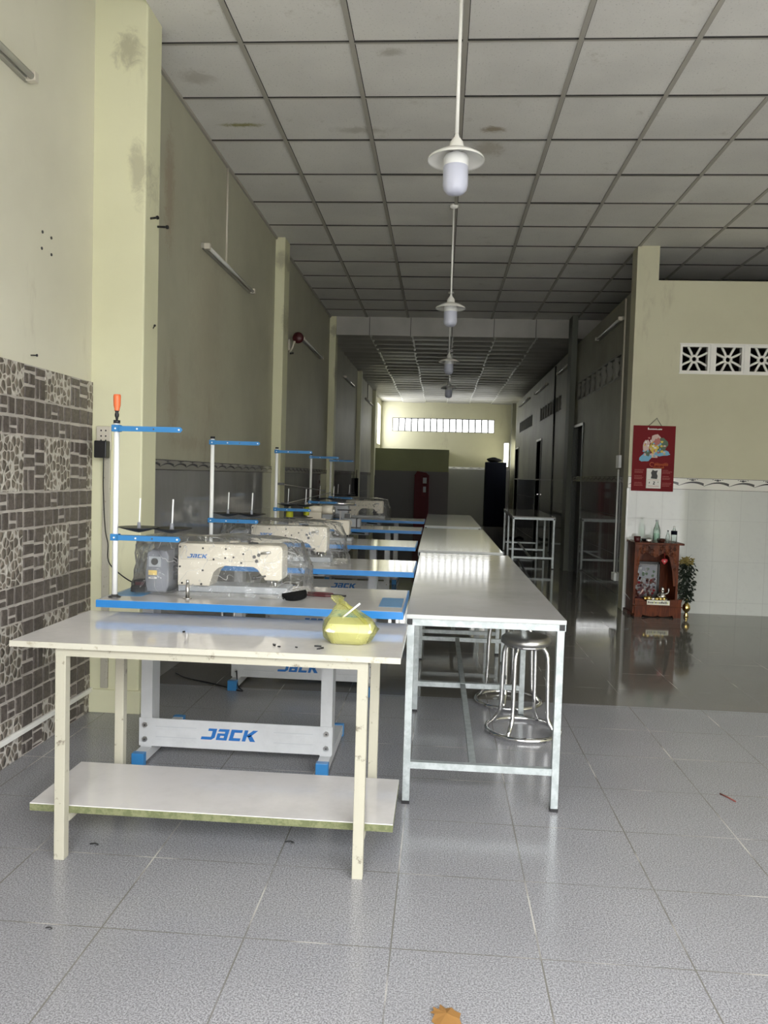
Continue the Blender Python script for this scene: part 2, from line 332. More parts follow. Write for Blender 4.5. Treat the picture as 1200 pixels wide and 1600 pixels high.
# left wall
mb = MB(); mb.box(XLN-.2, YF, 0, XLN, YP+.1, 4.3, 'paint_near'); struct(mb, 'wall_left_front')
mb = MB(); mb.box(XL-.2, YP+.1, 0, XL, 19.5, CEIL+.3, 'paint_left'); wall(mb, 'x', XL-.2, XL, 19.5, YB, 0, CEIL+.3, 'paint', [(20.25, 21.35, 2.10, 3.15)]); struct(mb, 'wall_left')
mb = MB()
for k in range(4): y = 20.25+1.1*k/3; mb.box(XL-.12, y-.012, 2.10, XL-.09, y+.012, 3.15, 'white_steel')
struct(mb, 'window_7')
portal('daylight_portal_left', (XL-.01, 20.8, 2.62), (0, -math.pi/2, 0), 1.05, 1.1)
mb = MB(); mb.box(XL, 4.08, 0, XL+.006, YB, 1.262, 'tile_y'); struct(mb, 'wall_left_tiles')
# front wall round the shop opening
mb = MB(); wall(mb, 'y', YF-.15, YF, XLN-.2, XO+.2, 0, 4.35, 'paint', [(OPEN_X0, OPEN_X1, -1, OPEN_Z)]); struct(mb, 'wall_front')
mb = MB(); mb.box(XO, YF, 0, XO+.2, 19.82, CEIL+.3, 'paint'); struct(mb, 'wall_right_outer')
# wall facing the camera on the right
VX = [(2.285+.32*i, 2.285+.32*i+.32) for i in range(7)]
mb = MB(); wall(mb, 'y', YW, YW+.1, XR, XO, 0, 3.236, 'paint', [(2.285, 2.285+.32*7, 2.350, 2.628)])
mb.box(XR, YW, 3.236, 2.05, YW+.2, CEIL, 'paint'); mb.box(XR, YW+.1, 0, 2.05, YW+.2, 3.236, 'paint'); struct(mb, 'wall_facing')
mb = MB(); mb.box(XR, YW-.006, 0, XO, YW, 1.215, 'tile_x'); struct(mb, 'wall_facing_tiles')
# corridor right wall
vent_rows = [(8.36, 8), (12.4, 8), (16.25, 8)]
doors = [(10.40, 11.05), (14.62, 15.28), (18.82, 19.55)]
holes = [(y, y+.33*k, 2.355, 2.625) for y, k in vent_rows]+[(a, b, 0, 2.0) for a, b in doors]
WINR = (19.95, 21.4, 1.58, 2.28)
mb = MB(); wall(mb, 'x', XR, XR+.1, YW+.2, 19.75, 0, 3.165, 'paint_dark', holes); wall(mb, 'x', 2.0, 2.12, 19.75, YB, 0, 3.4, 'paint', [WINR]); mb.box(XR, 19.7, 0, 2.12, 19.82, 3.165, 'paint'); struct(mb, 'wall_right')
mb = MB(); wall(mb, 'x', XR-.006, XR, YW+.2, 19.7, 0, 1.262, 'tile_grey', [(a, b, -1, 2.0) for a, b in doors]); struct(mb, 'wall_right_tiles')
portal('daylight_portal_side', (1.99, 20.67, 1.93), (0, math.pi/2, 0), .7, 1.45)
# back wall
WX0, WX1, WZ0, WZ1 = -1.365, 1.42, 2.495, 2.865
mb = MB(); wall(mb, 'y', YB, YB+.15, XL-.2, 2.12, 0, 3.6, 'paint', [(WX0, WX1, WZ0, WZ1), (1.70, 1.83, 1.58, 2.26)]); struct(mb, 'wall_back')
mb = MB(); mb.box(2.12, 19.7, 0, XO+.2, 19.82, CEIL+.3, 'paint'); struct(mb, 'wall_back_right')
mb = MB(); mb.box(XL, YB-.006, 0, 2.0, YB, 1.50, 'tile_back'); struct(mb, 'wall_back_tiles')
mb = MB(); mb.box(XL, YB-.012, 1.50, 2.0, YB, 1.56, 'band')
for i in range(16):
    x = XL+.1+i*.23; mb.prism([(x, 1.515), (x+.1, 1.545), (x+.2, 1.52), (x+.1, 1.53)], YB-.014, YB-.011, 'band_ink')
struct(mb, 'trim_5')
# window in the back wall: upright panes between thin bars
mb = MB(); mb.box(WX0, YB+.02, WZ0, WX1, YB+.08, WZ0+.018, 'dark_steel'); mb.box(WX0, YB+.02, WZ1-.018, WX1, YB+.08, WZ1, 'dark_steel')
for i in range(17):
    x = WX0+(WX1-WX0)*i/16; mb.box(x-.017, YB+.02, WZ0, x+.017, YB+.08, WZ1, 'dark_steel')
mb.box(WX0, YB+.085, WZ0, WX1, YB+.089, WZ1, 'pane')
struct(mb, 'window_1')
mb = MB(); mb.box(1.70, YB+.085, 1.58, 1.83, YB+.089, 2.26, 'pane'); mb.box(1.70, YB+.06, 1.58, 1.83, YB+.09, 1.60, 'dark_steel'); mb.box(1.70, YB+.06, 2.24, 1.83, YB+.09, 2.26, 'dark_steel'); struct(mb, 'window_8')
mb = MB(); mb.box(1.86, 21.2, 0, 2.0, YB, CR, 'paint_dark'); struct(mb, 'wall_back_pillar')
mb = MB(); mb.box(2.01, WINR[0], WINR[2], 2.04, WINR[1], WINR[2]+.02, 'white_steel'); mb.box(2.01, WINR[0], WINR[3]-.02, 2.04, WINR[1], WINR[3], 'white_steel')
for k in range(4): y = WINR[0]+(WINR[1]-WINR[0])*k/3; mb.box(2.01, y-.012, WINR[2], 2.04, y+.012, WINR[3], 'white_steel')
struct(mb, 'window_6')
# ventilation blocks: square frame, ring and four petals in an X
def vent_block(mb, a0, z0, wd, ht, t0, t1, plane, m='white_gloss'):
    def bx(a, z, b, y):
        if plane == 'xz': mb.box(a, t0, z, b, t1, y, m)
        else: mb.box(t0, a, z, t1, b, y, m)
    f = .022; bx(a0, z0, a0+wd, z0+f); bx(a0, z0+ht-f, a0+wd, z0+ht); bx(a0, z0+f, a0+f, z0+ht-f); bx(a0+wd-f, z0+f, a0+wd, z0+ht-f)
    cx, cz = a0+wd/2, z0+ht/2; tm = (t0+t1)/2; r = .033
    def P(a, z): return (a, tm, z) if plane == 'xz' else (tm, a, z)
    ring = [P(cx+r*math.cos(k*math.pi/6), cz+r*math.sin(k*math.pi/6)) for k in range(12)]
    mb.tube(ring, .014, m, 6, True)
    for k in range(4):
        q = math.pi/4+k*math.pi/2; d = (math.cos(q), math.sin(q)); e = (-d[1], d[0])
        for sgn in (-1, 1):
            pts = []
            for j in range(7):
                u = j/6; rr = r+u*(.155-r); of = sgn*(.008+.040*u**.8)
                a = min(max(cx+d[0]*rr+e[0]*of, a0+f*.5), a0+wd-f*.5); z = min(max(cz+d[1]*rr+e[1]*of, z0+f*.5), z0+ht-f*.5); pts.append(P(a, z))
            mb.tube(pts, .0125, m, 6)
mb = MB()
for i in range(7):
    x = 2.285+.32*i; vent_block(mb, x+.003, 2.352, .285, .274, YW+.005, YW+.07, 'xz'); mb.box(x+.288, YW-.004, 2.350, x+.32, YW+.07, 2.628, 'white_gloss')
mb.box(2.28, YW-.004, 2.340, 2.285+.32*7, YW+.05, 2.352, 'white_gloss'); mb.box(2.28, YW-.004, 2.626, 2.285+.32*7, YW+.05, 2.637, 'white_gloss'); struct(mb, 'window_2')
for q, (y, k) in enumerate(vent_rows):
    mb = MB()
    for i in range(k): vent_block(mb, y+.33*i, 2.355, .29, .27, XR+.002, XR+.075, 'yz', 'vent_grey'); mb.box(XR-.002, y+.33*i+.29, 2.355, XR+.06, y+.33*i+.33, 2.625, 'vent_grey')
    struct(mb, 'window_%d' % (q+3))
# door openings in the corridor wall
for i, (a, b) in enumerate(doors):
    e = bpy.data.objects.new('door_%d' % (i+1), None); col.objects.link(e); e.location = (XR, a, 0); e['kind'] = 'structure'
    f = MB(); f.box(-.015, -.03, 0, .1, 0, 2.03, 'frame_alu'); f.box(-.015, b-a, 0, .1, b-a+.03, 2.03, 'frame_alu'); f.box(-.016, -.03, 2.0, .1, b-a+.03, 2.035, 'frame_top'); f.build('door_frame', e)
    f = MB(); f.box(.05, .002, .01, .085, b-a-.002, 1.995, 'door_dark'); f.build('door_leaf', e)
    if i == 1:
        f = MB(); f.cyl((.05, .06, 1.0), (-.03, .06, 1.0), .01, 'chrome'); f.cyl((-.03, .06, 1.0), (-.03, .17, 1.0), .01, 'chrome'); f.build('door_handle', e)
# border tile bands: pale strip with repeated dark crescents and flower dots
def band(ax, p, a0, a1, z0, z1, name, d, grey=False):
    mb = MB(); s_ = -1 if d < 0 else 1; lo = 'band_grey' if grey else 'band'
    q = sorted((p, p+.008*s_))
    if ax == 'x': mb.box(q[0], a0, z0, q[1], a1, z1, lo)
    else: mb.box(a0, q[0], z0, a1, q[1], z1, lo)
    t0, t1 = p+.0078*s_, p+.0095*s_; pl = 'yz' if ax == 'x' else 'xz'; h = z1-z0; P = .24; k = int((a1-a0)/P)
    for i in range(k):
        x = a0+P*(i+.02)
        up = [(x+P*u, z0+h*(.12+.60*math.sin(math.pi*(.12+.60*u)))) for u in [j/10 for j in range(11)]]
        dn = [(x+P*u, z0+h*(.12+.60*math.sin(math.pi*(.12+.60*u)))-h*(.03+.20*u)) for u in [j/10 for j in range(11)]]
        mb.prism([(a, max(z, z0+.001)) for a, z in up+dn[::-1]], t0, t1, 'band_ink', pl)
        for (u, v, r) in ((.55, .86, .11), (.45, .88, .06), (.65, .88, .06), (.36, .92, .04), (.74, .92, .04)):
            mb.prism([(x+P*u+h*r*1.3*math.cos(w*math.pi/4), z0+h*v*.97+h*r*.8*math.sin(w*math.pi/4)) for w in range(8)], t0, t1, 'band_ink', pl)
    for z in (z0+.001, z1-.005):
        mb.prism([(a0, z), (a1, z), (a1, z+.004), (a0, z+.004)], t0, t1, 'band_ink', pl)
    struct(mb, name)
band('y', YW, XR, XO, 1.215, 1.330, 'trim_1', -1)
band('x', XL, 4.08, 18.8, 1.262, 1.327, 'trim_2', 1, True)
band('x', XR, YW+.2, 11.1, 1.262, 1.330, 'trim_3', -1, True)
mb = MB(); mb.box(XR-.010, 11.45, 1.262, XR, 19.7, 1.285, 'band'); struct(mb, 'trim_4')
# pillars on the left wall
def pillar(name, x0, x1, y0, y1, h, m='paint_pillar'):
    mb = MB(); mb.box(x0, y0, 0, x1, y1, h, m, .006); struct(mb, name)
mb = MB(); mb.box(XLN-.12, YP, 0, -1.52, 4.09, 4.3, 'paint_pillar', .008); mb.box(XLN, YP-.012, 0, -1.508, 4.09, .122, 'paint_pillar', .004); struct(mb, 'wall_left_pillar_front')
pillar('wall_left_pillar_second', XL-.05, -1.585, 7.66, 7.90, CEIL)
pillar('wall_left_pillar_third', XL-.05, -1.585, 11.42, 11.62, CEIL)
pillar('wall_left_pillar_fourth', XL-.05, -1.60, 15.3, 15.5, 3.3)
pillar('wall_left_pillar_fifth', XL-.05, -1.60, 18.7, 18.95, 3.3)
pillar('wall_right_pillar', 1.76, XR, 11.12, 11.42, CEIL, 'pillar_grey')
mb = MB(); mb.box(XR-.008, YW-.012, 0, XR+.010, YW-.001, 1.215, 'white'); struct(mb, 'trim_6')   # white strip put in for the lit edge of the corner tiles
# high ceiling with T-bar grid
GX, GY, PX, PY = -1.144, 4.2385, .6, .6096
mb = MB(); mb.box(-1.52, YF, CEIL, XO+.2, YD, CEIL+.05, 'ceiling'); mb.box(XL-.2, 4.09, CEIL, -1.52, YD, CEIL+.05, 'ceiling'); mb.box(XLN-.2, YF, 4.3, -1.50, 4.2, 4.35, 'ceiling'); mb.box(-1.52, YF, CEIL+.05, -1.50, 4.2, 4.3, 'paint'); mb.box(XLN, 4.09, CEIL+.05, -1.5, 4.2, 4.3, 'paint'); struct(mb, 'ceiling')
mb = MB()
k = -2
xs = [GX+PX*i for i in range(-1, 12) if -1.5 < GX+PX*i < XO]; ys = [GY+PY*j for j in range(-9, 12) if YF < GY+PY*j < YD-.1]
for x in xs: mb.box(x-.013, YF, CEIL-.008, x+.013, YD, CEIL, 'tbar'); mb.box(x+.013, YF, CEIL-.002, x+.017, YD, CEIL, 'gap')
random.seed(3)
for y in ys:
    for i in range(len(xs)-1):
        x0, x1 = xs[i]+.013, xs[i+1]-.013; dz = random.choice((0, 0, 0, -.003)); g = random.choice((.003, .003, .008))
        mb.box(x0, y-.008, CEIL-.006+dz, x1, y+.008, CEIL, 'tbar'); mb.box(x0, y-.008-g, CEIL-.0065+dz, x1, y-.008, CEIL, 'gap')
    mb.box(XL if y > 4.09 else -1.52, y-.008, CEIL-.006, xs[0]-.013, y+.008, CEIL, 'tbar'); mb.box(XL if y > 4.09 else -1.52, y-.012, CEIL-.0065, xs[0]-.013, y-.008, CEIL, 'gap')
    mb.box(xs[-1]+.013, y-.008, CEIL-.006, XO, y+.008, CEIL, 'tbar')
mb.box(XL, 4.09, CEIL-.02, XL+.018, YD, CEIL, 'tbar'); struct(mb, 'trim_7')
# drop between the two ceilings
mb = MB(); mb.box(XL, YD, CR-.01, XO, YD+.04, CEIL+.05, 'ceil_rear')
for x in (-1.10, -.50, .1, .7, 1.3): mb.box(x-.004, YD-.002, CR-.01, x+.004, YD, CEIL, 'gap')
struct(mb, 'wall_ceiling_drop')
# rear ceiling: sagging panels between light bars
mb = MB(); mi = mb.mi('ceil_rear'); y = YD+.04; W_ = .40
xsr = [XL-.02, -1.08, -.48, .12, .72, 1.32, 2.11]
while y < YB:
    y2 = min(y+W_, YB)
    for i in range(6):
        x0, x1 = xsr[i], xsr[i+1]; n_ = 6; rows = []
        for j in range(n_+1):
            v = j/n_; z = CR-.022*math.sin(math.pi*v)*(1+.5*math.sin(i*3.1+y*2))
            rows.append((mb.bm.verts.new((x0, y+(y2-y)*v, z)), mb.bm.verts.new((x1, y+(y2-y)*v, z))))
        for j in range(n_): mb.face([rows[j][0], rows[j][1], rows[j+1][1], rows[j+1][0]], mi, True)
    y = y2
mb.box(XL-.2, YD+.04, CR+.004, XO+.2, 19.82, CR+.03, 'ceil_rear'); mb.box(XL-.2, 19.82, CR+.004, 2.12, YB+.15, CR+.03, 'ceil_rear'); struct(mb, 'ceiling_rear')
mb = MB()
for x in xsr[1:-1]: mb.box(x-.016, YD+.04, CR-.014, x+.016, YB, CR+.002, 'tbar_white')
struct(mb, 'trim_8')
# partition cubicle at the back left
mb = MB(); mb.box(XL, 20.0, 0, .20, 20.1, 1.965, 'paint_green'); mb.box(.10, 20.1, 0, .20, YB, 1.965, 'paint_green'); struct(mb, 'wall_partition')
mb = MB(); mb.box(XL, 19.994, 0, .205, 20.0, 1.40, 'tile_back2'); struct(mb, 'wall_partition_tiles')
# stone cladding on the near left wall
TOP = 1.70
mb = MB(); mb.box(XLN, YF, 0, XLN+.008, YP, TOP, 'grout')
tone = []
def st(y0, y1, z0, z1):
    y1 = min(y1, YP-.003); z1 = min(z1, TOP); z0 = max(z0, .0)
    if y1-y0 < .012 or z1-z0 < .012 or y0 < YF: return
    j = lambda: random.uniform(-.0022, .0022); x0, x1 = XLN+.008, XLN+.0135; mi = mb.mi('stone'); g = .0062
    a = [(y0+g+j(), z0+g+j()), (y1-g+j(), z0+g+j()), (y1-g+j(), z1-g+j()), (y0+g+j(), z1-g+j())]
    A = [mb.bm.verts.new((x0, p, q)) for p, q in a]; B = [mb.bm.verts.new((x1, p+(.0015 if i in (0, 3) else -.0015), q+(.0015 if i < 2 else -.0015))) for i, (p, q) in enumerate(a)]
    mb.face(B, mi)
    for i in range(4): mb.face([A[i], A[(i+1) % 4], B[(i+1) % 4], B[i]], mi)
def pebbles(y0, y1, z0, z1):
    y1 = min(y1, YP-.003); z1 = min(z1, TOP); z0 = max(z0, 0.)
    if y1-y0 < .02 or z1-z0 < .02: return
    mb.box(XLN+.008, y0+.002, z0+.002, XLN+.012, y1-.002, z1-.002, 'pebble')
def splitv(y0, y1, z0, z1, v):     # column beside a pebble panel
    h = z1-z0; m_ = (y0+y1)/2
    parts = [('p', .26), ('b', .24), ('f', .23), ('b', .27)] if v == 0 else ([('f', .30), ('b', .22), ('p', .24), ('b', .24)] if v == 1 else [('b', .36), ('b', .22), ('p', .42)])
    z = z1
    for t, f in parts:
        zz = z-f*h
        if t == 'p': st(y0, m_-.008, zz, z); st(m_-.008, y1, zz, z)
        else: st(y0, y1, zz, z)
        z = zz
def splith(y0, y1, z0, z1, v):     # row above or below a pebble panel
    zm = (z0+z1)/2; w_ = y1-y0
    parts = [('b', .24), ('h', .24), ('b', .24), ('b', .28)] if v == 0 else [('b', .32), ('b', .22), ('h', .24), ('b', .22)]
    y = y0
    for t, f in parts:
        yy = y+f*w_
        if t == 'h': st(y, yy, z0, zm-.006); st(y, yy, zm-.006, z1)
        else: st(y, yy, z0, z1)
        y = yy
y = 3.406-.4225*12
c_ = 0
while y < YP:
    P0, A0, B0, E0 = y, y+.244, y+.244+.092, y+.4225
    for r in range(-1, 5):
        zt = HC+.125-.4*r+.4                # top of the pebble panel of this repeat
        zt = 1.154+.4*(2-r)-.8+.24
        zb = zt-.24
        pebbles(P0, A0, zb, zt)
        splitv(A0, B0, zb, zt, (c_+r) % 3); splitv(B0, E0, zb, zt, (c_+r+1) % 3)
        for q, (a, b) in enumerate(((zb-.08, zb), (zb-.16, zb-.08))):
            splith(P0, A0, a, b, q); st(A0, B0, a, b); st(B0, E0, a, b)
    y += .4225; c_ += 1
o = struct(mb, 'wall_left_stone_cladding')
at = o.data.attributes.new('tone', 'FLOAT', 'FACE')
for i in range(len(o.data.polygons)):
    cpt = o.data.polygons[i].center; at.data[i].value = noise.cell(Vector((round(cpt.y*23), round(cpt.z*23), 0)))*.9
mb = MB(); mb.box(XLN+.012, YF, .105, XLN+.028, YP, .128, 'white_gloss', .003); struct(mb, 'trim_9')
# outside ground
mb = MB(); mb.box(-30, -40, -.16, 30, YF-.1, -.12, 'concrete'); struct(mb, 'floor_outside')
mb = MB(); mb.box(-25, -13, -.12, 25, -12, 5.0, 'concrete'); struct(mb, 'wall_street')
# ------------------------------------------------------------------ CREAM TABLE (front)
t = thing('side_table', (-.73, 2.62, 0), 'old cream table with scuffed legs and low shelf, nearest the camera', 'table')
X0 = -.73; Y0 = 2.62
mb = MB(); mb.box(-1.345-X0, 2.365-Y0, .695, -.103-X0, 2.93-Y0, .712, 'laminate_cream', .002); mb.box(-1.345-X0, 2.362-Y0, .694, -.103-X0, 2.3655-Y0, .7125, 'laminate_edge'); mb.build('table_top', t)
mb = MB()
for y in (2.385, 2.85): mb.box(-1.205-X0, y-Y0, .665, -.205-X0, y+.03-Y0, .695, 'old_leg')
for x in (-1.205, -.235): mb.box(x-X0, 2.415-Y0, .665, x+.03-X0, 2.85-Y0, .695, 'old_leg')
mb.build('frame', t)
for x, y in ((-1.205, 2.385), (-.238, 2.385), (-1.205, 2.85), (-.235, 2.85)):
    mb = MB(); mb.box(x-X0, y-Y0, .0, x+.034-X0, y+.034-Y0, .666, 'old_leg', .002); mb.build('leg', t)
for x in (-1.192, -.225): mb = MB(); mb.box(x-X0, 2.419-Y0, .115, x+.022-X0, 2.85-Y0, .137, 'old_leg'); mb.build('shelf_bearer', t)
mb = MB(); mb.box(-1.31-X0, 2.43-Y0, .160, -.115-X0, 2.80-Y0, .163, 'laminate_cream'); mb.box(-1.31-X0, 2.43-Y0, .137, -.115-X0, 2.80-Y0, .160, 'chipboard')
o = mb.build('shelf', t); o['label'] = 'white shelf board with greenish edge'
# thread scraps on the cream table
for i, (x, y, s_) in enumerate(((-.375, 2.47, 1), (-.362, 2.44, 1.1), (-.515, 2.46, .9), (-.495, 2.44, .5), (-.86, 2.60, .7), (-.44, 2.44, .4))):
    mb = MB(); k = 7; mb.prism([(.011*s_*math.cos(w*6.28/k)*(1+.5*math.sin(w*2.3+i)), .005*s_*math.sin(w*6.28/k)*(1+.5*math.cos(w*1.7+i))) for w in range(k)], 0, .004, 'black', 'xy')
    o = mb.build('thread_scrap', None, (x, y, .7126)); o.rotation_euler = (0, 0, i*1.1)
    tag(o, ('dark scrap by the yellow bag, the farther of two', 'dark scrap by the yellow bag, the nearer of two', 'dark scrap left of the yellow bag on the cream table', 'tiny dark crumb just right of the scrap left of the bag', 'small dark scrap in the middle of the cream table', 'tiniest dark crumb left of the yellow bag front corner')[i], 'scrap', 'dark scraps on the cream table')
# yellow bag with foam box
t = thing('takeaway_bag', (-.285, 2.575, .7125), 'thin yellow plastic bag knotted round a white foam box', 'bag')
mb = MB()
def rr(w, d, r, z, n=5):
    pts = []
    for cx, cy, a in ((w/2-r, d/2-r, 0), (-w/2+r, d/2-r, 90), (-w/2+r, -d/2+r, 180), (w/2-r, -d/2+r, 270)):
        for k in range(n): q = math.radians(a+90*k/(n-1)); pts.append(Vector((cx+r*math.cos(q), cy+r*math.sin(q), z)))
    return pts
mb.rings([rr(.118, .11, .02, .001), rr(.150, .14, .025, .040), rr(.158, .148, .025, .041), rr(.158, .148, .025, .046), rr(.140, .13, .025, .068)], 'foam'); mb.build('foam_box', t)
bag = MB(); prof = [(.130, .122, .0006, 0, 0), (.164, .155, .018, 0, 0), (.184, .162, .038, .002, 0), (.176, .156, .054, -.002, 0), (.150, .130, .074, -.006, 0), (.104, .082, .096, -.014, 0), (.052, .042, .116, -.028, 0), (.022, .020, .128, -.038, 0), (.044, .030, .141, -.044, 0), (.030, .020, .152, -.05, 0)]
rs = []
for i, (wx, dy, z, ox, oy) in enumerate(prof):
    ring = rr(wx, dy, min(wx, dy)*.35, z, 6)
    rs.append([p+Vector((ox, oy, 0))+Vector((noise.noise(p*38+Vector((i*.7, 0, 0))), noise.noise(p*38+Vector((5, i, 0))), noise.noise(p*30+Vector((9, 0, i)))*.6))*(.012 if 0 < i < 8 else .003) for p in ring])
bag.rings(rs, 'bag', False); bag.build('plastic_bag', t)
mb = MB()   # strap folded down to the right of the knot
rs = []
for u in [k/12 for k in range(13)]:
    c = Vector((-.038+.105*u, -.02-.02*u, .135-.035*u-.045*u*u)); wv = .010+.006*math.sin(u*3)
    rs.append([c+Vector((0, wv, .006)), c+Vector((0, 0, .010+.002*math.sin(9*u))), c+Vector((0, -wv, -.004)), c+Vector((0, 0, -.004))])
mb.rings(rs, 'bag', True); mb.build('bag_handle', t)
mb = MB(); mb.cyl((-.022, -.04, .085), (.036, -.05, .136), .0032, 'white', n=8); o = mb.build('straw', t); o['label'] = 'white straw'
# ------------------------------------------------------------------ WORK TABLES
def work_table(L, label, loc, rz=0.):
    t = thing('cutting_table', loc, label, 'table', None, rz)
    W_ = .605; H_ = .742
    mb = MB(); mb.box(0, 0, H_-.016, W_, L, H_-.0005, 'laminate_rim', .001); mb.box(.0008, .0008, H_-.0006, W_-.0008, L-.0008, H_, 'laminate'); mb.build('table_top', t)
    mb = MB(); zr = H_-.016
    mb.box(.028, .012, zr-.028, W_-.028, .040, zr, 'galv'); mb.box(.028, L-.04, zr-.028, W_-.028, L-.012, zr, 'galv')
    for x in (.0, W_-.028): mb.box(x+.0, .012, zr-.028, x+.028, L-.012, zr, 'galv')
    mb.build('top_frame', t)
    for x in (.0, W_-.028):
        for y in (.008, L-.012):
            mb = MB(); mb.box(x+.004, y, zr-.025, x+.024, y+.0042, zr-.003, 'black'); mb.build('end_cap', t)
    for y in (.012, L/2-.014, L-.040):
        for x in (.004, W_-.032):
            mb = MB(); mb.box(x, y, .012, x+.028, y+.028, zr-.028, 'galv', .0015); lg = mb.build('leg', t)
            mb = MB(); mb.box(x-.001, y-.001, 0, x+.029, y+.029, .012, 'black'); mb.build('rubber_foot', lg)
        mb = MB(); mb.box(.032, y+.002, .140, W_-.032, y+.026, .166, 'galv'); mb.build('cross_rail', t)
    mb = MB(); mb.box(W_*.43, .038, .141, W_*.43+.026, L-.04, .165, 'galv'); mb.build('long_rail', t)
    return t
work_table(2.44, 'long white-topped steel work table nearest the camera, stools beneath it', (-.113, 2.962, 0), .004)
work_table(2.44, 'white-topped steel work table standing second in the central row', (-.143, 5.60, 0), .004)
work_table(2.60, 'white-topped steel work table at the far end of the central row', (-.155, 8.45, 0), .004)
work_table(2.70, 'small steel work table standing apart near the corridor wall', (1.045, 11.25, 0), -.035)
# ------------------------------------------------------------------ STOOLS
def stool(loc, label, rz):
    t = thing('steel_stool', loc, label, 'stool', None, rz)
    mb = MB(); mb.lathe([(.001, .490), (.10, .490), (.112, .486), (.122, .478), (.124, .468), (.124, .452), (.118, .449), (.001, .452)], 'steel', n=36)
    mb.build('seat', t)
    mb = MB(); mb.tube([(.183*math.cos(k*math.pi/20), .183*math.sin(k*math.pi/20), .012) for k in range(40)], .0125, 'chrome', 8, True); mb.build('base_ring', t)
    mb = MB(); mb.tube([(.098*math.cos(k*math.pi/16), .098*math.sin(k*math.pi/16), .442) for k in range(32)], .008, 'chrome', 8, True); mb.build('seat_ring', t)
    for k in range(4):
        a = math.pi/4+k*math.pi/2
        prof = [(.085, .446), (.096, .436), (.112, .415), (.119, .39), (.121, .35), (.126, .15), (.128, .095), (.136, .070), (.160, .035), (.176, .018)]
        for off in (-.055, .055) if False else (0,):
            mb = MB(); mb.tube([(r*math.cos(a), r*math.sin(a), z) for r, z in prof], .0112, 'chrome', 8); mb.build('leg', t)
    for k in range(4):
        a = k*math.pi/2+.2; mb = MB(); mb.tube([(.183*math.cos(a+q), .183*math.sin(a+q), .012) for q in (-.07, 0, .07)], .012, 'black', 8); mb.build('rubber_foot', t)
    return t
stool((.455, 3.93, 0), 'round steel stool under the nearest work table, closer to its front', .25)
stool((.425, 4.44, 0), 'round steel stool under the nearest work table, behind the other stool', .55)
# ------------------------------------------------------------------ SEWING TABLES
def logo(mb, x, z, h, y, m='logo_blue', t=.0012):
    """word on a face looking towards -y: J a C K in slanted blocks"""
    def poly(pts, ox):
        mb.prism([(x+(ox+px+pz*.28)*h, z+pz*h) for px, pz in pts], y-t, y, m)
    poly([(0, 0), (.95, 0), (1.2, .2), (1.2, 1), (.86, 1), (.86, .3), (.8, .25), (0, .25)], 0); poly([(.45, .78), (.86, .78), (.86, 1), (.45, 1)], 0)
    for q in ([(0, .77), (.65, .77), (.65, 1), (0.06, 1)], [(.65, 0), (.97, 0), (.97, 1), (.65, 1)], [(0, 0), (.65, 0), (.65, .2), (0, .2)], [(0, .2), (.3, .2), (.3, .4), (0, .4)], [(0, .4), (.65, .4), (.65, .6), (0, .6)]): poly(q, 1.35)
    for q in ([(0, 0), (.34, 0), (.34, 1), (0, 1)], [(.34, .75), (1.0, .75), (1.0, 1), (.34, 1)], [(.34, 0), (1.0, 0), (1.0, .25), (.34, .25)]): poly(q, 2.5)
    for q in ([(0, 0), (.32, 0), (.32, 1), (0, 1)], [(.32, .42), (.62, .42), (1.18, 1), (.74, 1), (.32, .60)], [(.38, .48), (.74, 0), (1.2, 0), (.68, .60)]): poly(q, 3.68)
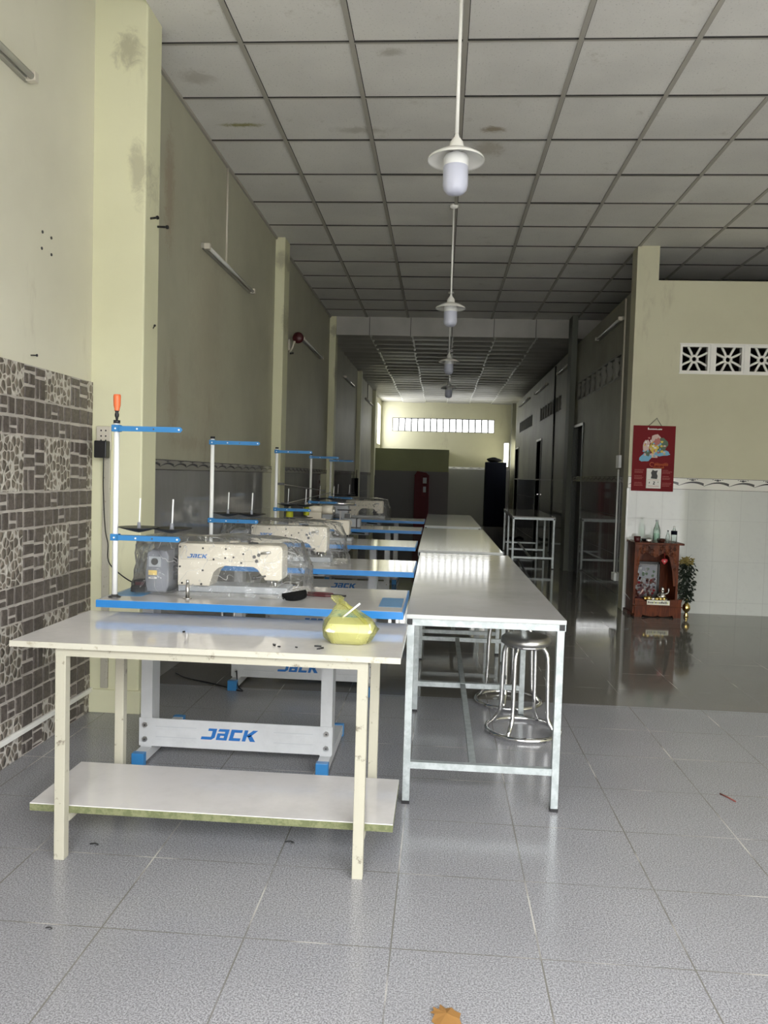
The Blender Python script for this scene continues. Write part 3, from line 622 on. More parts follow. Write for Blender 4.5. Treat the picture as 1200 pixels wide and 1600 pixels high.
def sewing_table(x0, y0, label, first=None, dz=0.):
    t = thing('sewing_table', (x0, y0, 0), label, 'sewing table', 'sewing tables in a row')
    L, D, H_ = 1.165, .56, .768
    mb = MB(); mb.box(0, 0, H_-.028, L, D, H_-.0005, 'blue', .001); mb.box(.006, .006, H_-.0006, L-.006, D-.006, H_+.0004, 'laminate'); mb.build('table_top', t)
    if y0 < 3: mb = MB(); mb.box(L-.10, .10, H_+.0005, L-.012, .32, H_+.0012, 'dark_blue_sticker'); o = mb.build('sticker', t); o['label'] = 'blue sticker at the right end'
    xa, xb = (.015, .805) if y0 != 4.055 else (.10, .89)
    for k, x in enumerate((xa, xb)):     # C-channel uprights on long feet
        mb = MB(); mb.box(x, .43, .055, x+.05, .434, H_-.023, 'white_steel'); mb.box(x, .434, .055, x+.003, .52, H_-.023, 'white_steel') ; mb.box(x+.047, .434, .055, x+.05, .52, H_-.023, 'white_steel')
        mb.box(x+.012, .46, .35, x+.04, .50, H_-.023, 'white_steel'); mb.box(x-.01, .28, H_-.03, x+.06, .54, H_-.023, 'white_steel'); mb.build('upright', t)
        mb = MB(); mb.box(x+.0, .36, .012, x+.048, .86, .055, 'white_steel', .002); ft = mb.build('foot', t)
        for y in (.335, .855):
            mb = MB(); mb.box(x-.003, y, 0, x+.051, y+.032, .058, 'blue_steel', .003); o = mb.build('foot_cap', ft); o['label'] = 'blue end cap'
    mb = MB(); z0, z1 = .062+dz, .185+dz
    mb.box(xa-.005, .424, z0, xb+.055, .430, z1, 'white_steel', .001)
    for (a, b) in ((xa+.07, xa+.25), (xb-.20, xb-.03)):
        for z in (z0+.030, z0+.075): mb.box(a, .4225, z, b, .4245, z+.003, 'white_steel'); mb.box(a, .4235, z+.012, b, .4242, z+.014, 'grey_light')
    pn = mb.build('front_panel', t)
    mb = MB(); logo(mb, xa+.27, z0+.042, .049, .4238); mb.build('lettering', pn)
    for x in (xa+.022, xb+.028):
        for z in (z0+.03, z1-.03):
            mb = MB(); mb.cyl((x, .4245, z), (x, .418, z), .012, 'steel', n=6); mb.cyl((x, .418, z), (x, .4165, z), .004, 'dark_steel', n=8); mb.build('bolt', t)
    mb = MB(); mb.box(xa+.05, .60, .018, xb, .622, .042, 'white_steel'); mb.build('rear_rail', t)
    mb = MB(); mb.box(.38, .26, H_-.075, .66, .45, H_-.023, 'grey_light', .006); mb.cyl((.42, .24, H_-.03), (.42, .24, H_-.14), .006, 'steel'); mb.cyl((.47, .24, H_-.03), (.47, .24, H_-.12), .005, 'steel'); mb.cyl((.50, .24, H_-.05), (.62, .26, H_-.06), .006, 'black'); mb.cyl((.40, .24, H_-.13), (.50, .24, H_-.13), .007, 'chrome')
    mb.build('oil_pan', t)
    return t
TS = [(-1.285, 2.852, 'blue-edged white sewing table just behind the cream table'), (-1.287, 4.055, 'blue-edged sewing table second from the front, holding a film-covered machine'),
      (-1.325, 5.50, 'blue-edged sewing table in the middle of the row of five'), (-1.325, 7.15, 'blue-edged sewing table fourth from the front, holding the grey overlock machine'), (-1.330, 8.70, 'blue-edged sewing table farthest from the camera')]
for i, (x, y, lb) in enumerate(TS): sewing_table(x, y, lb, dz=.05 if i == 3 else 0)
TZ = .7684
# ------------------------------------------------------------------ SEWING MACHINES
def machine(loc, label):
    """flat-bed lockstitch head seen from its back; local x from the motor-side end of the arm"""
    t = thing('sewing_machine', loc, label, 'sewing machine', 'ivory sewing machines')
    mb = MB(); mb.box(-.005, .022, .0, .450, .15, .0285, 'grey_light', .004); mb.build('bed', t)
    poly = [(0, .028), (0, .192), (.006, .200), (.415, .204), (.428, .197), (.432, .185), (.432, .068), (.424, .060), (.362, .060), (.352, .085), (.335, .108), (.315, .118), (.195, .119), (.165, .108), (.145, .088), (.132, .028)]
    mb = MB(); mb.prism(poly, 0, .115, 'ivory', bev=.005); arm = mb.build('arm', t)
    mb = MB(); mb.box(.012, -.0035, .135, .345, 0.001, .192, 'ivory2', .0015); mb.build('cover_panel', t)
    mb = MB(); logo(mb, .040, .142, .0165, -.0032); mb.build('lettering', arm)
    mb = MB()
    for x, z in ((.010, .186), (.105, .183), (.200, .183), (.272, .165), (.198, .146), (.150, .139), (.010, .105), (.105, .092), (.232, .150), (.02, .038), (.10, .036), (.264, .128)): mb.cyl((x, -.001, z), (x, -.0045, z), .0042, 'black', n=8)
    for x, z in ((.318, .155), (.336, .163), (.328, .138)): mb.cyl((x, -.001, z), (x, -.006, z), .0072, 'dark_steel', n=10)
    mb.build('screws', t)
    mb = MB(); mb.cyl((.395, .05, .060), (.395, .05, .012), .004, 'chrome', n=10); mb.cyl((.380, .05, .060), (.380, .05, .03), .005, 'chrome', n=10); mb.box(.375, .03, .030, .405, .07, .034, 'chrome'); mb.build('needle_bar', t)
    mb = MB(); mb.cyl((.365, -.001, .078), (.330, -.03, .072), .004, 'dark_steel', n=8); mb.cyl((.330, -.03, .072), (.318, -.035, .074), .008, 'dark_steel', n=10); mb.build('presser_lever', t)
    mb = MB(); mb.cyl((.345, -.001, .170), (.385, -.012, .176), .006, 'steel', n=8); mb.box(.205, .03, .204, .245, .06, .216, 'ivory', .003); mb.cyl((.10, .05, .200), (.10, .05, .222), .006, 'chrome', n=8); mb.lathe([(.001, .222), (.010, .222), (.010, .226), (.001, .227)], 'chrome', (.10, .05, 0), 12); mb.lathe([(.022, .204), (.02, .209), (.001, .211)], 'dark_steel', (.30, .05, 0), 14); mb.build('top_fittings', t)
    # motor and control head at the pulley side
    mb = MB(); mb.prism([(-.118, .035), (-.110, .004), (-.03, .004), (-.018, .03), (-.018, .15), (-.03, .172), (-.085, .178), (-.108, .160), (-.112, .08)], -.055, .10, 'grey_plastic', bev=.006)
    mb.prism([(-.100, .105), (-.048, .105), (-.048, .150), (-.100, .150)], -.060, -.054, 'grey_light', bev=.0015); mb.box(-.125, -.045, 0, -.01, .09, .006, 'dark_steel')
    for z in (.05, .085, .12): mb.box(-.02, .0, z, .0, .08, z+.022, 'black')
    mt = mb.build('motor', t)
    mb = MB(); mb.cyl((-.074, -.0605, .128), (-.074, -.064, .128), .014, 'dark_steel', n=16); mb.build('dial', mt)
    mb = MB(); mb.box(-.101, -.0568, .073, -.066, -.0554, .092, 'yellow_label'); o = mb.build('label_plate', mt); o['label'] = 'yellow sticker'
    mb = MB(); mb.box(-.100, -.0568, .058, -.066, -.0554, .065, 'paper'); mb.box(-.092, -.0572, .0605, -.076, -.0567, .0625, 'ink'); o = mb.build('label_plate', mt); o['label'] = 'white sticker'
    return t
def cover(loc, label, seed, flap=True, sc=1.):
    """crumpled clear film pulled over a machine head"""
    t = MB(); N, K = 64, 15; rs = []
    for k in range(K):
        v = k/(K-1); z = .003+.235*math.sin(v*math.pi/2)**.9
        if k == K-1: z = .236
        fl = 1-v**3
        hx, hy = (.315+.035*(1-v))*(1-.55*max(0, v-.75)/.25), (.105+.05*(1-v))*(1-.6*max(0, v-.7)/.3)
        ring = []
        for i in range(N):
            a = 2*math.pi*i/N; ca, sa = math.cos(a), math.sin(a); e = .38
            x = .165+hx*math.copysign(abs(ca)**e, ca); y = .055+hy*math.copysign(abs(sa)**e, sa)
            if flap and x > .42: x += .05*(1-v)**.8*(1-abs(sa))
            q = Vector((x*13, y*13, z*13))+Vector((seed*7.3, 0, 0)); q2 = q*3.1
            d = noise.noise(q)*.016+abs(noise.noise(q2))*.012-.006
            d2 = noise.noise(q+Vector((31, 4, 1)))*.012
            cr = .6 if k == 0 else 1
            ring.append(Vector((x+ca*d*cr*1.3, y+sa*d*cr, max(.002, z+d2*(0 if k == 0 else 1)))))
        rs.append(ring)
    t.rings(rs, 'film', False, False)
    mi = t.mi('film'); t.bm.verts.ensure_lookup_table(); t.face([t.bm.verts[(K-1)*N+i] for i in range(N)], mi)
    # skirts lying on the table
    rs = []
    for i in range(25):
        u = i/24; x = -.14+.66*u
        rs.append([Vector((x, -.10+.006*math.sin(u*40+seed), .012+.008*abs(math.sin(u*17+seed)))), Vector((x+.01, -.128+.012*noise.noise(Vector((u*9, seed, 0))), .003+.006*abs(math.sin(u*31))))])
    R_ = [[t.bm.verts.new(p) for p in r] for r in rs]
    for i in range(24): t.face([R_[i][0], R_[i+1][0], R_[i+1][1], R_[i][1]], mi)
    o = t.build('plastic_cover', None, loc); tag(o, label, 'plastic sheet', 'clear films over machines'); return o
m1 = (-1.060, 3.115, TZ); m2 = (-1.055, 4.33, TZ); m5 = (-1.08, 8.98, TZ)
m0 = machine(m1, 'ivory sewing machine with grey motor on the front sewing table')
dup(m0, m2, 'ivory sewing machine under film on the second sewing table')
dup(m0, m5, 'pale sewing machine on the farthest sewing table')
m3_ = dup(m0, (-1.10, 5.80, TZ), 'uncovered ivory sewing machine on the middle sewing table, mostly hidden'); m3_.scale = (1, 1, .76)
cover(m1, 'crumpled clear plastic film over the machine on the front sewing table', 1)
cover(m2, 'crumpled clear plastic film over the machine on the second sewing table', 2)
cover(m5, 'crumpled clear plastic film over the machine on the farthest sewing table', 4, False)
# overlock machine on the fourth table
t = thing('overlock_machine', (-1.17, 7.40, TZ), 'grey overlock machine with top bar and round-dial box, fourth table', 'sewing machine')
mb = MB(); mb.box(0, 0, 0, .36, .16, .05, 'grey_light', .006); mb.prism([(.05, .05), (.05, .20), (.30, .20), (.30, .05), (.24, .05), (.24, .11), (.21, .13), (.16, .13), (.14, .10), (.14, .05)], .02, .13, 'grey_light', bev=.006); mb.build('body', t)
mb = MB(); mb.cyl((0, .03, .218), (.36, .03, .218), .013, 'chrome', n=14); mb.build('top_bar', t)
mb = MB(); mb.box(.22, .01, .05, .235, .02, .15, 'steel'); mb.box(.27, .0, .06, .33, .02, .13, 'dark_steel', .004); mb.cyl((.2, .01, .16), (.33, .0, .16), .006, 'dark_steel', n=8); mb.build('looper_cover', t)
mb = MB(); mb.box(.27, -.09, .004, .43, .02, .085, 'grey_light', .008); mb.box(.39, -.092, .004, .402, .022, .087, 'black'); bx_ = mb.build('control_box', t)
mb = MB(); mb.cyl((.325, -.09, .045), (.325, -.102, .045), .03, 'ivory2', n=20); mb.build('dial', bx_)
# grey tubes and yellow cones standing behind machine two
t = thing('cylinder_arm_unit', (-1.15, 5.98, TZ), 'pale cylindrical arm unit standing behind the film-covered second machine', 'sewing attachment')
mb = MB(); mb.cyl((.10, .02, .222), (.25, .02, .222), .030, 'ivory2', n=18); mb.cyl((.25, .02, .222), (.33, .02, .222), .036, 'ivory', n=18); mb.cyl((.33, .02, .215), (.345, .02, .215), .03, 'steel', n=18); mb.build('tube_arm', t)
mb = MB(); mb.box(.12, .0, 0, .24, .05, .20, 'ivory2', .005); mb.build('stand', t)
for q, (x, y, z, lb) in enumerate(((-1.095, 5.66, TZ+.175, 'yellow-green thread cone left of the other cone'), (-.978, 5.70, TZ+.19, 'yellow-green thread cone right of the other cone'))):
    t = thing('thread_cone', (x, y, z), lb, 'thread cone', 'yellow-green thread cones')
    mb = MB(); s_ = 1 if q == 0 else .8
    mb.lathe([(.001, 0), (.026*s_, 0), (.028*s_, .01), (.026*s_, .055), (.020*s_, .065), (.001, .066)], 'yarn', n=18); mb.build('yarn', t)
    mb = MB(); mb.cyl((0, 0, .064), (0, 0, .095), .009, 'beige_plastic', n=12); mb.build('spool_tip', t)
mb = MB(); mb.cyl((-.06, 0, .0), (-.06, 0, .172), .006, 'steel'); mb.cyl((.057, .04, .0), (.057, .04, .187), .006, 'steel'); mb.box(-.1, -.03, .172, .1, .08, .176, 'dark_steel'); o = mb.build('cone_rack', None, (-1.035, 5.66, TZ)); tag(o, 'small dark rack carrying the two yellow-green thread cones', 'rack')
o.scale = (1, 1, 1)
# ------------------------------------------------------------------ THREAD STANDS
def thread_stand(loc, label, full=True):
    t = thing('thread_stand', loc, label, 'thread stand', 'white thread stand poles')
    mb = MB(); mb.cyl((0, 0, .004), (.0, 0, .670), .0105, 'white', n=14); mb.build('pole', t)
    mb = MB(); mb.lathe([(.001, 0), (.024, 0), (.024, .003), (.013, .006), (.011, .012)], 'dark_steel'); mb.build('flange', t)
    for z, L in ((.650, .262), (.232, .262)):
        mb = MB(); mb.box(-.016, -.0135, z-.012, .016, .0135, z+.014, 'blue_steel', .002); mb.prism([(.01, z-.010), (.01, z+.010), (L-.008, z+.010), (L, z), (L-.008, z-.010)], -.0135, -.0105, 'blue_steel'); mb.box(.01, -.0105, z+.008, L-.01, .012, z+.010, 'blue_steel')
        ar = mb.build('arm', t); mb = MB()
        for x in (.0, .085, .15, L-.014): mb.cyl((x, -.0134, z), (x, -.0155, z), .0035, 'white' if x != .15 else 'dark_steel', n=8)
        mb.build('rivet', ar)
    mb = MB(); mb.cyl((0, 0, .670), (0, 0, .682), .0125, 'black', n=14); mb.build('pole_cap', t)
    for cx in (.085, .215):
        mb = MB(); mb.lathe([(.001, .252), (.020, .256), (.078, .272), (.078, .274), (.001, .262)], 'black', (cx, .02, 0), 28); mb.build('spool_tray', t)
        mb = MB(); mb.cyl((cx, .02, .26), (cx+.004, .02, .385), .0032, 'white', n=8); mb.cyl((cx, .02, .262), (cx, .02, .292), .009, 'grey_plastic', .006, n=10); mb.build('spool_pin', t)
    return t
st0 = thread_stand((-1.243, 2.925, TZ), 'white thread stand with blue arms at the front sewing table')
for (x, y, lb) in ((-1.225, 4.13, 'white thread stand with blue arms at the second sewing table'), (-1.186, 5.60, 'white thread stand with blue arms at the middle sewing table'), (-1.205, 7.22, 'white thread stand with blue arms at the fourth sewing table'), (-1.24, 8.78, 'white thread stand with blue arms at the farthest sewing table')):
    dup(st0, (x, y, TZ), lb)
# thread guide rods beyond the second stand
for (p, q, lb) in (((-1.165, 5.64, 1.185), (-.93, 6.3, 1.13), 'thin steel guide rod slanting down between the rear thread stands'), ((-1.13, 5.65, 1.04), (-.90, 6.4, 1.115), 'thin steel guide rod rising towards the fourth thread stand')):
    mb = MB(); mb.cyl((0, 0, 0), Vector(q)-Vector(p), .0035, 'steel', n=8); mb.box(-.03, -.005, -.008, .03, .005, .008, 'dark_steel'); o = mb.build('guide_rod', None, p); tag(o, lb, 'rod', 'thread guide rods')
# screwdriver parked in the top of the front pole
t = thing('screwdriver', (-1.243, 2.925, TZ+.682), 'screwdriver with orange handle stuck in the front pole top', 'screwdriver')
mb = MB(); mb.lathe([(.004, 0), (.006, .012), (.008, .014), (.008, .024), (.006, .028), (.007, .034), (.010, .038)], 'black', n=14); mb.build('collar', t)
mb = MB(); mb.lathe([(.010, .036), (.0095, .042), (.013, .056), (.014, .090), (.0125, .098), (.001, .0985)], 'orange', n=14); mb.build('handle', t)
# items on the front sewing table
t = thing('foot_switch_box', (-1.20, 3.085, TZ), 'small black box with red inlay on the front sewing table, left', 'switch box')
mb = MB(); mb.box(-.035, -.03, 0, .035, .03, .028, 'black', .008); mb.box(-.022, -.025, .022, .035, .028, .05, 'black', .005); mb.build('case', t)
mb = MB(); mb.box(-.015, -.027, .03, .02, -.024, .042, 'red_dark'); mb.build('inlay', t)
mb = MB(); mb.cyl((0, 0, 0), (0, 0, .004), .016, 'steel'); mb.cyl((0, 0, .004), (0, 0, .060), .0075, 'steel'); mb.cyl((0, 0, .060), (0, 0, .074), .006, 'chrome'); o = mb.build('clamp_pin', None, (-.965, 2.955, TZ)); tag(o, 'short upright metal pin in front of the ivory machine', 'pin')
mb = MB(); mb.prism([(-.05, -.002)]+[(.05*math.cos(math.radians(180+k*15)), .05*math.sin(math.radians(180+k*15))) for k in range(1, 12)]+[(.05, .012)], 0, .022, 'black_felt', 'xy', bev=.003); o = mb.build('felt_pad', None, (-.560, 3.035, TZ)); o.rotation_euler = (.18, -.1, .35); o.location.z += .011; tag(o, 'black half-round pad lying beside the front machine', 'pad')
t = thing('thread_snips', (-.47, 3.14, TZ), 'dark red and black thread snips on the front sewing table', 'scissors', None, -.12)
mb = MB(); mb.prism([(-.06, -.010), (.02, -.014), (.05, -.004), (.02, .002), (-.06, .006)], .001, .010, 'red_dark', 'xy', bev=.002); mb.prism([(-.06, .008), (.02, .012), (.05, .006), (.02, .002), (-.055, -.002)], .010, .017, 'red_dark', 'xy', bev=.002); mb.build('handle', t)
mb = MB(); mb.prism([(.03, -.004), (.10, -.006), (.105, .002), (.03, .006)], .004, .012, 'black', 'xy', bev=.001); mb.build('blade', t)
mb = MB(); mb.cyl((0, 0, .003), (.075, .004, .003), .0016, 'steel', n=6); o = mb.build('needle_rod', None, (-.70, 3.035, TZ)); tag(o, 'thin steel rod on the table beside the black pad', 'rod')
mb = MB(); mb.box(0, 0, 0, .12, .2, .0008, 'dark_blue_sticker'); o = mb.build('blue_card', None, (-1.27, 2.96, TZ+.0002)); tag(o, 'blue printed card by the foot of the front thread stand', 'card')
# ------------------------------------------------------------------ OUTLET, ADAPTER, CABLE
t = thing('wall_outlet', (-1.713, YP, 1.415), 'white double wall outlet on the front pillar', 'outlet')
mb = MB(); mb.box(-.038, -.022, -.058, .038, 0, .062, 'beige_plastic', .004); mb.build('plate', t)
mb = MB()
for z in (.04, .012, -.01):
    for x in (-.012, .012): mb.cyl((x, -.0215, z), (x, -.0225, z), .0045, 'black', n=8)
mb.build('sockets', t)
mb = MB(); mb.box(-.032, -.050, -.042, .032, 0, .044, 'black', .005); o = mb.build('power_adapter', None, (-1.708, YP-.0225, 1.358)); tag(o, 'black power adapter plugged into the wall outlet', 'adapter')
mb = MB(); pts = [(-1.705, 3.855, 1.316), (-1.703, 3.85, 1.27), (-1.68, 3.80, 1.17), (-1.62, 3.68, 1.03), (-1.555, 3.55, .96), (-1.50, 3.45, .92), (-1.455, 3.35, .86), (-1.38, 3.25, .83), (-1.27, 3.16, .795), (-1.205, 3.135, .80)]
def smoothpath(p, k=6):
    P = [Vector(q) for q in p]; out = []
    for i in range(len(P)-1):
        a, b, c, d = P[max(i-1, 0)], P[i], P[i+1], P[min(i+2, len(P)-1)]
        for j in range(k): u = j/k; out.append(.5*((2*b)+(c-a)*u+(2*a-5*b+4*c-d)*u*u+(3*b-a-3*c+d)*u**3))
    return out+[P[-1]]
mb.tube(smoothpath(pts), .0028, 'black', 6); o = mb.build('power_cable'); tag(o, 'thin black cable hanging from the adapter to the machine', 'cable')
mb = MB(); mb.box(-1.719, YP-.014, .130, -1.680, YP, 1.355, 'conduit', .003); o = mb.build('cable_trunking'); tag(o, 'stained pale cable trunking running down the front pillar', 'trunking')
mb = MB(); mb.tube(smoothpath([(-1.155, 4.46, .10), (-1.13, 4.40, .03), (-1.10, 4.37, .008), (-1.3, 4.5, .006), (-1.5, 4.6, .006), (-1.6, 4.7, .006)]), .004, 'black', 6); o = mb.build('floor_cable'); tag(o, 'dark cable lying on the floor below the second sewing table', 'cable')
# nails and dowels
for i, (p, q, lb) in enumerate((((-1.52, 3.96, 2.545), (-1.475, 3.945, 2.545), 'short black bolt sticking from the front pillar, upper one'), ((-1.52, 4.06, 2.535), (-1.46, 4.05, 2.530), 'short black bolt sticking from the front pillar, lower one'), ((XLN, 3.30, 1.745), (XLN+.03, 3.30, 1.745), 'small black nail above the stone cladding'), ((-1.52, 4.02, 2.0), (-1.50, 3.99, 2.01), 'thin black nail halfway up the front pillar'))):
    mb = MB(); d = Vector(q)-Vector(p); mb.cyl((0, 0, 0), d, .006 if i < 2 else .003, 'black', n=8); mb.cyl(d*.85, d, .010 if i < 2 else .006, 'black', n=8); o = mb.build('wall_bolt', None, p); tag(o, lb, 'bolt')
for y, z, lb in ((3.389, 2.30, 'upper left'), (3.468, 2.297, 'upper right'), (3.384, 2.227, 'lower left'), (3.47, 2.223, 'lower right')):
    mb = MB(); mb.cyl((0, 0, 0), (.003, 0, 0), .007, 'ink', n=8); o = mb.build('drill_hole', None, (XLN, y, z)); tag(o, 'dark drilled hole above the stone cladding, %s of the four' % lb, 'hole', 'drilled holes above the cladding')
# ------------------------------------------------------------------ TUBE LIGHTS
def tube_light(side, x, y0, y1, z, label):
    t = thing('tube_light', (x, (y0+y1)/2, z), label, 'tube light', 'unlit tube lights on the walls'); L = (y1-y0)/2; s_ = side
    mb = MB(); mb.box(0, -L, -.018, .026*s_, L, .018, 'batten', .003); mb.build('batten', t)
    mb = MB(); mb.cyl((.045*s_, -L+.03, -.006), (.045*s_, L-.03, -.006), .0135, 'glass_tube', n=14); mb.build('tube', t)
    for e in (-1, 1):
        mb = MB(); a, b = sorted((e*L, e*(L-.032))); mb.box(.02*s_, a, -.024, .062*s_, b, .016, 'beige_plastic', .003); mb.build('end_socket', t)
tube_light(1, XLN, 2.0, 3.235, 2.886, 'unlit tube light at the top left above the stone cladding')
tube_light(1, XL, 5.30, 6.63, 2.80, 'unlit tube light on the left wall between the first two pillars')
tube_light(1, XL, 9.04, 10.55, 2.83, 'unlit tube light on the left wall beside the dark red fitting')
tube_light(1, XL, 13.08, 14.5, 2.905, 'unlit tube light on the left wall just past the ceiling drop')
tube_light(1, XL, 16.85, 18.4, 2.91, 'unlit tube light on the left wall nearest the back')
tube_light(-1, XR, 8.30, 9.53, 2.96, 'unlit tube light on the corridor wall nearest the camera')
tube_light(-1, XR, 11.5, 12.65, 2.96, 'unlit tube light on the corridor wall, second from the front')
tube_light(-1, XR, 14.0, 15.65, 2.96, 'unlit tube light on the corridor wall, third from the front')
tube_light(-1, XR, 16.76, 18.73, 2.99, 'unlit tube light on the corridor wall nearest the back')
def conduit(name, pts, r, label, m='beige_plastic'):
    mb = MB(); mb.tube(pts, r, m, 8); o = mb.build(name); tag(o, label, 'conduit'); return o
conduit('wiring_conduit', [(XL+.008, 5.90, CEIL-.02), (XL+.008, 5.90, 2.83)], .008, 'thin conduit from the ceiling down to the left wall tube light')
conduit('wiring_conduit', [(XR-.010, 8.22, 3.14), (XR-.010, 8.22, 1.55)], .009, 'thin pale conduit running down the corridor wall to the switch')
conduit('wiring_conduit', [(XR-.018, 8.20, 1.40), (XR-.018, 8.20, .34)], .009, 'pale conduit joining the wall switch to the low socket', 'white')
conduit('wiring_conduit', [(XR-.010, 13.1, 3.14), (XR-.010, 13.0, .02)], .014, 'dark pipe running down the corridor wall past the pillar', 'dark_steel')
conduit('wiring_conduit', [(XL+.008, 17.4, CR-.02), (XL+.008, 17.4, 2.93)], .008, 'thin dark conduit above the rearmost left tube light', 'dark_steel')
for z0, z1, lb, nm in ((1.415, 1.545, 'white wall switch box on the corridor wall', 'switch_box'), (.255, .335, 'white socket box low on the corridor wall', 'socket_box')):
    mb = MB(); mb.box(XR-.035, 8.13, z0, XR-.006, 8.26, z1, 'white', .004); o = mb.build(nm); tag(o, lb, 'switch box')
# dark red fitting beside the second pillar
t = thing('wall_fan', (XL, 8.42, 2.68), 'small wall fan body with dark red round head beside the second pillar', 'wall fan')
mb = MB(); mb.box(0, -.05, -.10, .02, .03, .02, 'beige_plastic', .006); mb.tube([(.01, -.01, -.12), (.04, -.03, -.08), (.06, -.02, -.01), (.09, 0, .03)], .012, 'beige_plastic', 8); mb.cyl((.02, -.03, -.13), (.06, -.03, -.125), .010, 'black'); mb.build('bracket', t)
mb = MB(); mb.rings([[Vector((.10+.062*math.sin(q)*math.cos(k*math.pi/12), -.03*math.cos(q)*1.4, .045+.062*math.sin(q)*math.sin(k*math.pi/12))) for k in range(24)] for q in [.05+j*(math.pi-.1)/10 for j in range(11)]], 'red_dark', True); mb.build('motor_head', t)
# ------------------------------------------------------------------ PENDANT LAMPS
def pendant(x, y, top, label):
    t = thing('pendant_lamp', (x, y, 2.55), label, 'pendant lamp', 'white pendant lamps in a line')
    mb = MB(); mb.cyl((0, 0, .268), (0, 0, top-2.55), .0085, 'white_gloss', n=10); mb.build('rod', t)
    mb = MB(); mb.lathe([(.010, top-2.55), (.04, top-2.55-.002), (.036, top-2.55-.022), (.010, top-2.55-.03)], 'white_gloss', n=20); mb.build('ceiling_rose', t)
    mb = MB(); mb.lathe([(.004, .274), (.008, .272), (.012, .255), (.030, .232), (.034, .212), (.034, .196), (.020, .192)], 'white_gloss'); mb.tube([(-.012, 0, .252), (-.010, 0, .268), (0, 0, .276), (.010, 0, .268), (.012, 0, .252)], .003, 'dark_steel', 6); mb.build('lamp_holder', t)
    mb = MB(); mb.lathe([(.030, .200), (.040, .198), (.085, .184), (.126, .160), (.130, .150), (.129, .148), (.125, .157), (.084, .180), (.040, .194), (.018, .196)], 'white_gloss', n=40); mb.build('lamp_shade', t)
    b = MB(); b.lathe([(.018, .198), (.018, .182), (.050, .172), (.056, .160), (.057, .128), (.055, .122)], 'white', n=32)
    bl = b.build('bulb_collar', t)
    b = MB(); b.lathe([(.055, .124), (.0565, .120), (.057, .040), (.052, .020), (.040, .006), (.022, .000), (.001, -.002)], 'frost', n=32); b.build('bulb', t)
    return t
pendant(.024, 3.62, CEIL, 'white pendant lamp nearest the camera'); pendant(.04, 6.74, CEIL, 'white pendant lamp second from the camera')
pendant(.058, 9.85, CEIL, 'pendant lamp third from the camera, just before the ceiling drop'); pendant(.086, 12.75, CR, 'dark-looking pendant lamp farthest from the camera')
# ------------------------------------------------------------------ CALENDAR
t = thing('wall_calendar', (2.072, YW-.009, 1.19), 'red wall calendar with colourful print and white date pad', 'calendar')
mb = MB(); mb.box(-.202, -.004, 0, .202, 0, .640, 'red', .001); mb.build('backing_card', t)
mb = MB(); mb.tube([(-.06, -.002, .638), (.018, -.004, .712), (.066, -.002, .638)], .0025, 'dark_steel', 6); mb.cyl((.018, .004, .712), (.018, -.01, .712), .004, 'dark_steel', n=8); mb.build('hanging_cord', t)
mb = MB(); mb.box(-.062, -.016, .028, .078, -.0042, .222, 'paper', .001); pad = mb.build('date_pad', t)
mb = MB()
mb.prism([(-.02, .125), (.04, .12), (.045, .15), (.035, .175), (.045, .205), (.015, .2), (-.005, .21), (-.02, .18), (-.012, .155)], -.0168, -.016, 'ink')
for q in ([(.004, .095), (.020, .095), (.022, .088), (.012, .076), (.022, .070), (.022, .066), (.002, .066), (.002, .072), (.014, .088), (.004, .090)], [(-.035, .092), (-.028, .092), (-.03, .075), (-.036, .075)], [(.048, .095), (.055, .095), (.053, .085), (.047, .087)]): mb.prism(q, -.0168, -.016, 'ink')
for z in (.052, .046, .110): mb.box(-.045, -.0165, z, .06, -.016, z+.002, 'faded_ink')
mb.build('print', pad)
mb = MB(); yk = -.0048
random.seed(11)
def pblob(cx, cz, rx, rz, m, yk_, k=14, wob=.25):
    mb.prism([(cx+rx*math.cos(6.283*i/k)*(1+random.uniform(-wob, wob)), cz+rz*math.sin(6.283*i/k)*(1+random.uniform(-wob, wob))) for i in range(k)], yk_, -.004, m)
pblob(-.075, .325, .055, .045, 'sky_ink', -.0050); pblob(.075, .375, .075, .030, 'sky_ink', -.0050); pblob(-.01, .35, .06, .025, 'pink_ink', -.0049)
pblob(-.075, .445, .035, .06, 'pink_ink', -.0052); pblob(.0, .425, .045, .055, 'gold_ink', -.0056); pblob(.02, .50, .06, .050, 'pink_ink', -.0051); pblob(.075, .455, .055, .06, 'green_ink', -.0054); pblob(.03, .48, .035, .04, 'faded_ink', -.0058); pblob(-.06, .37, .03, .03, 'green_ink', -.0055)
for i in range(34):
    a, b = random.uniform(-.10, .12), random.uniform(.34, .53)
    if (a/.13)**2+((b-.43)/.11)**2 < 1: pblob(a, b, random.uniform(.006, .014), random.uniform(.006, .014), random.choice(('pink_ink', 'gold_ink', 'paper', 'green_ink', 'sky_ink', 'faded_ink')), -.0062-.0001*i/4, 8)
mb.build('picture_print', t)
mb = MB(); random.seed(5)
for i in range(11): x = -.065+i*.0125; mb.box(x, -.0047, .600, x+.0095, -.004, .600+(.020 if i == 0 else random.uniform(.008, .012)), 'paper')
o = mb.build('lettering', t)
mb = MB()
mb.tube([(-.012+.02*math.cos(a), -.0052, .262+.02*math.sin(a)) for a in [.6+k*.5 for k in range(10)]], .0022, 'orange_ink', 5)
for i in range(10): x = .012+i*.0135; mb.tube([(x, -.0052, .250), (x+.004, -.0052, .275+.006*math.sin(i)), (x+.010, -.0052, .256)], .0024, 'orange_ink', 5)
for i in range(8): x = .0+i*.0135; mb.tube([(x, -.0052, .225), (x+.004, -.0052, .245+.005*math.sin(i*2)), (x+.010, -.0052, .228)], .0022, 'orange_ink', 5)
mb.build('script_print', t)
mb = MB()
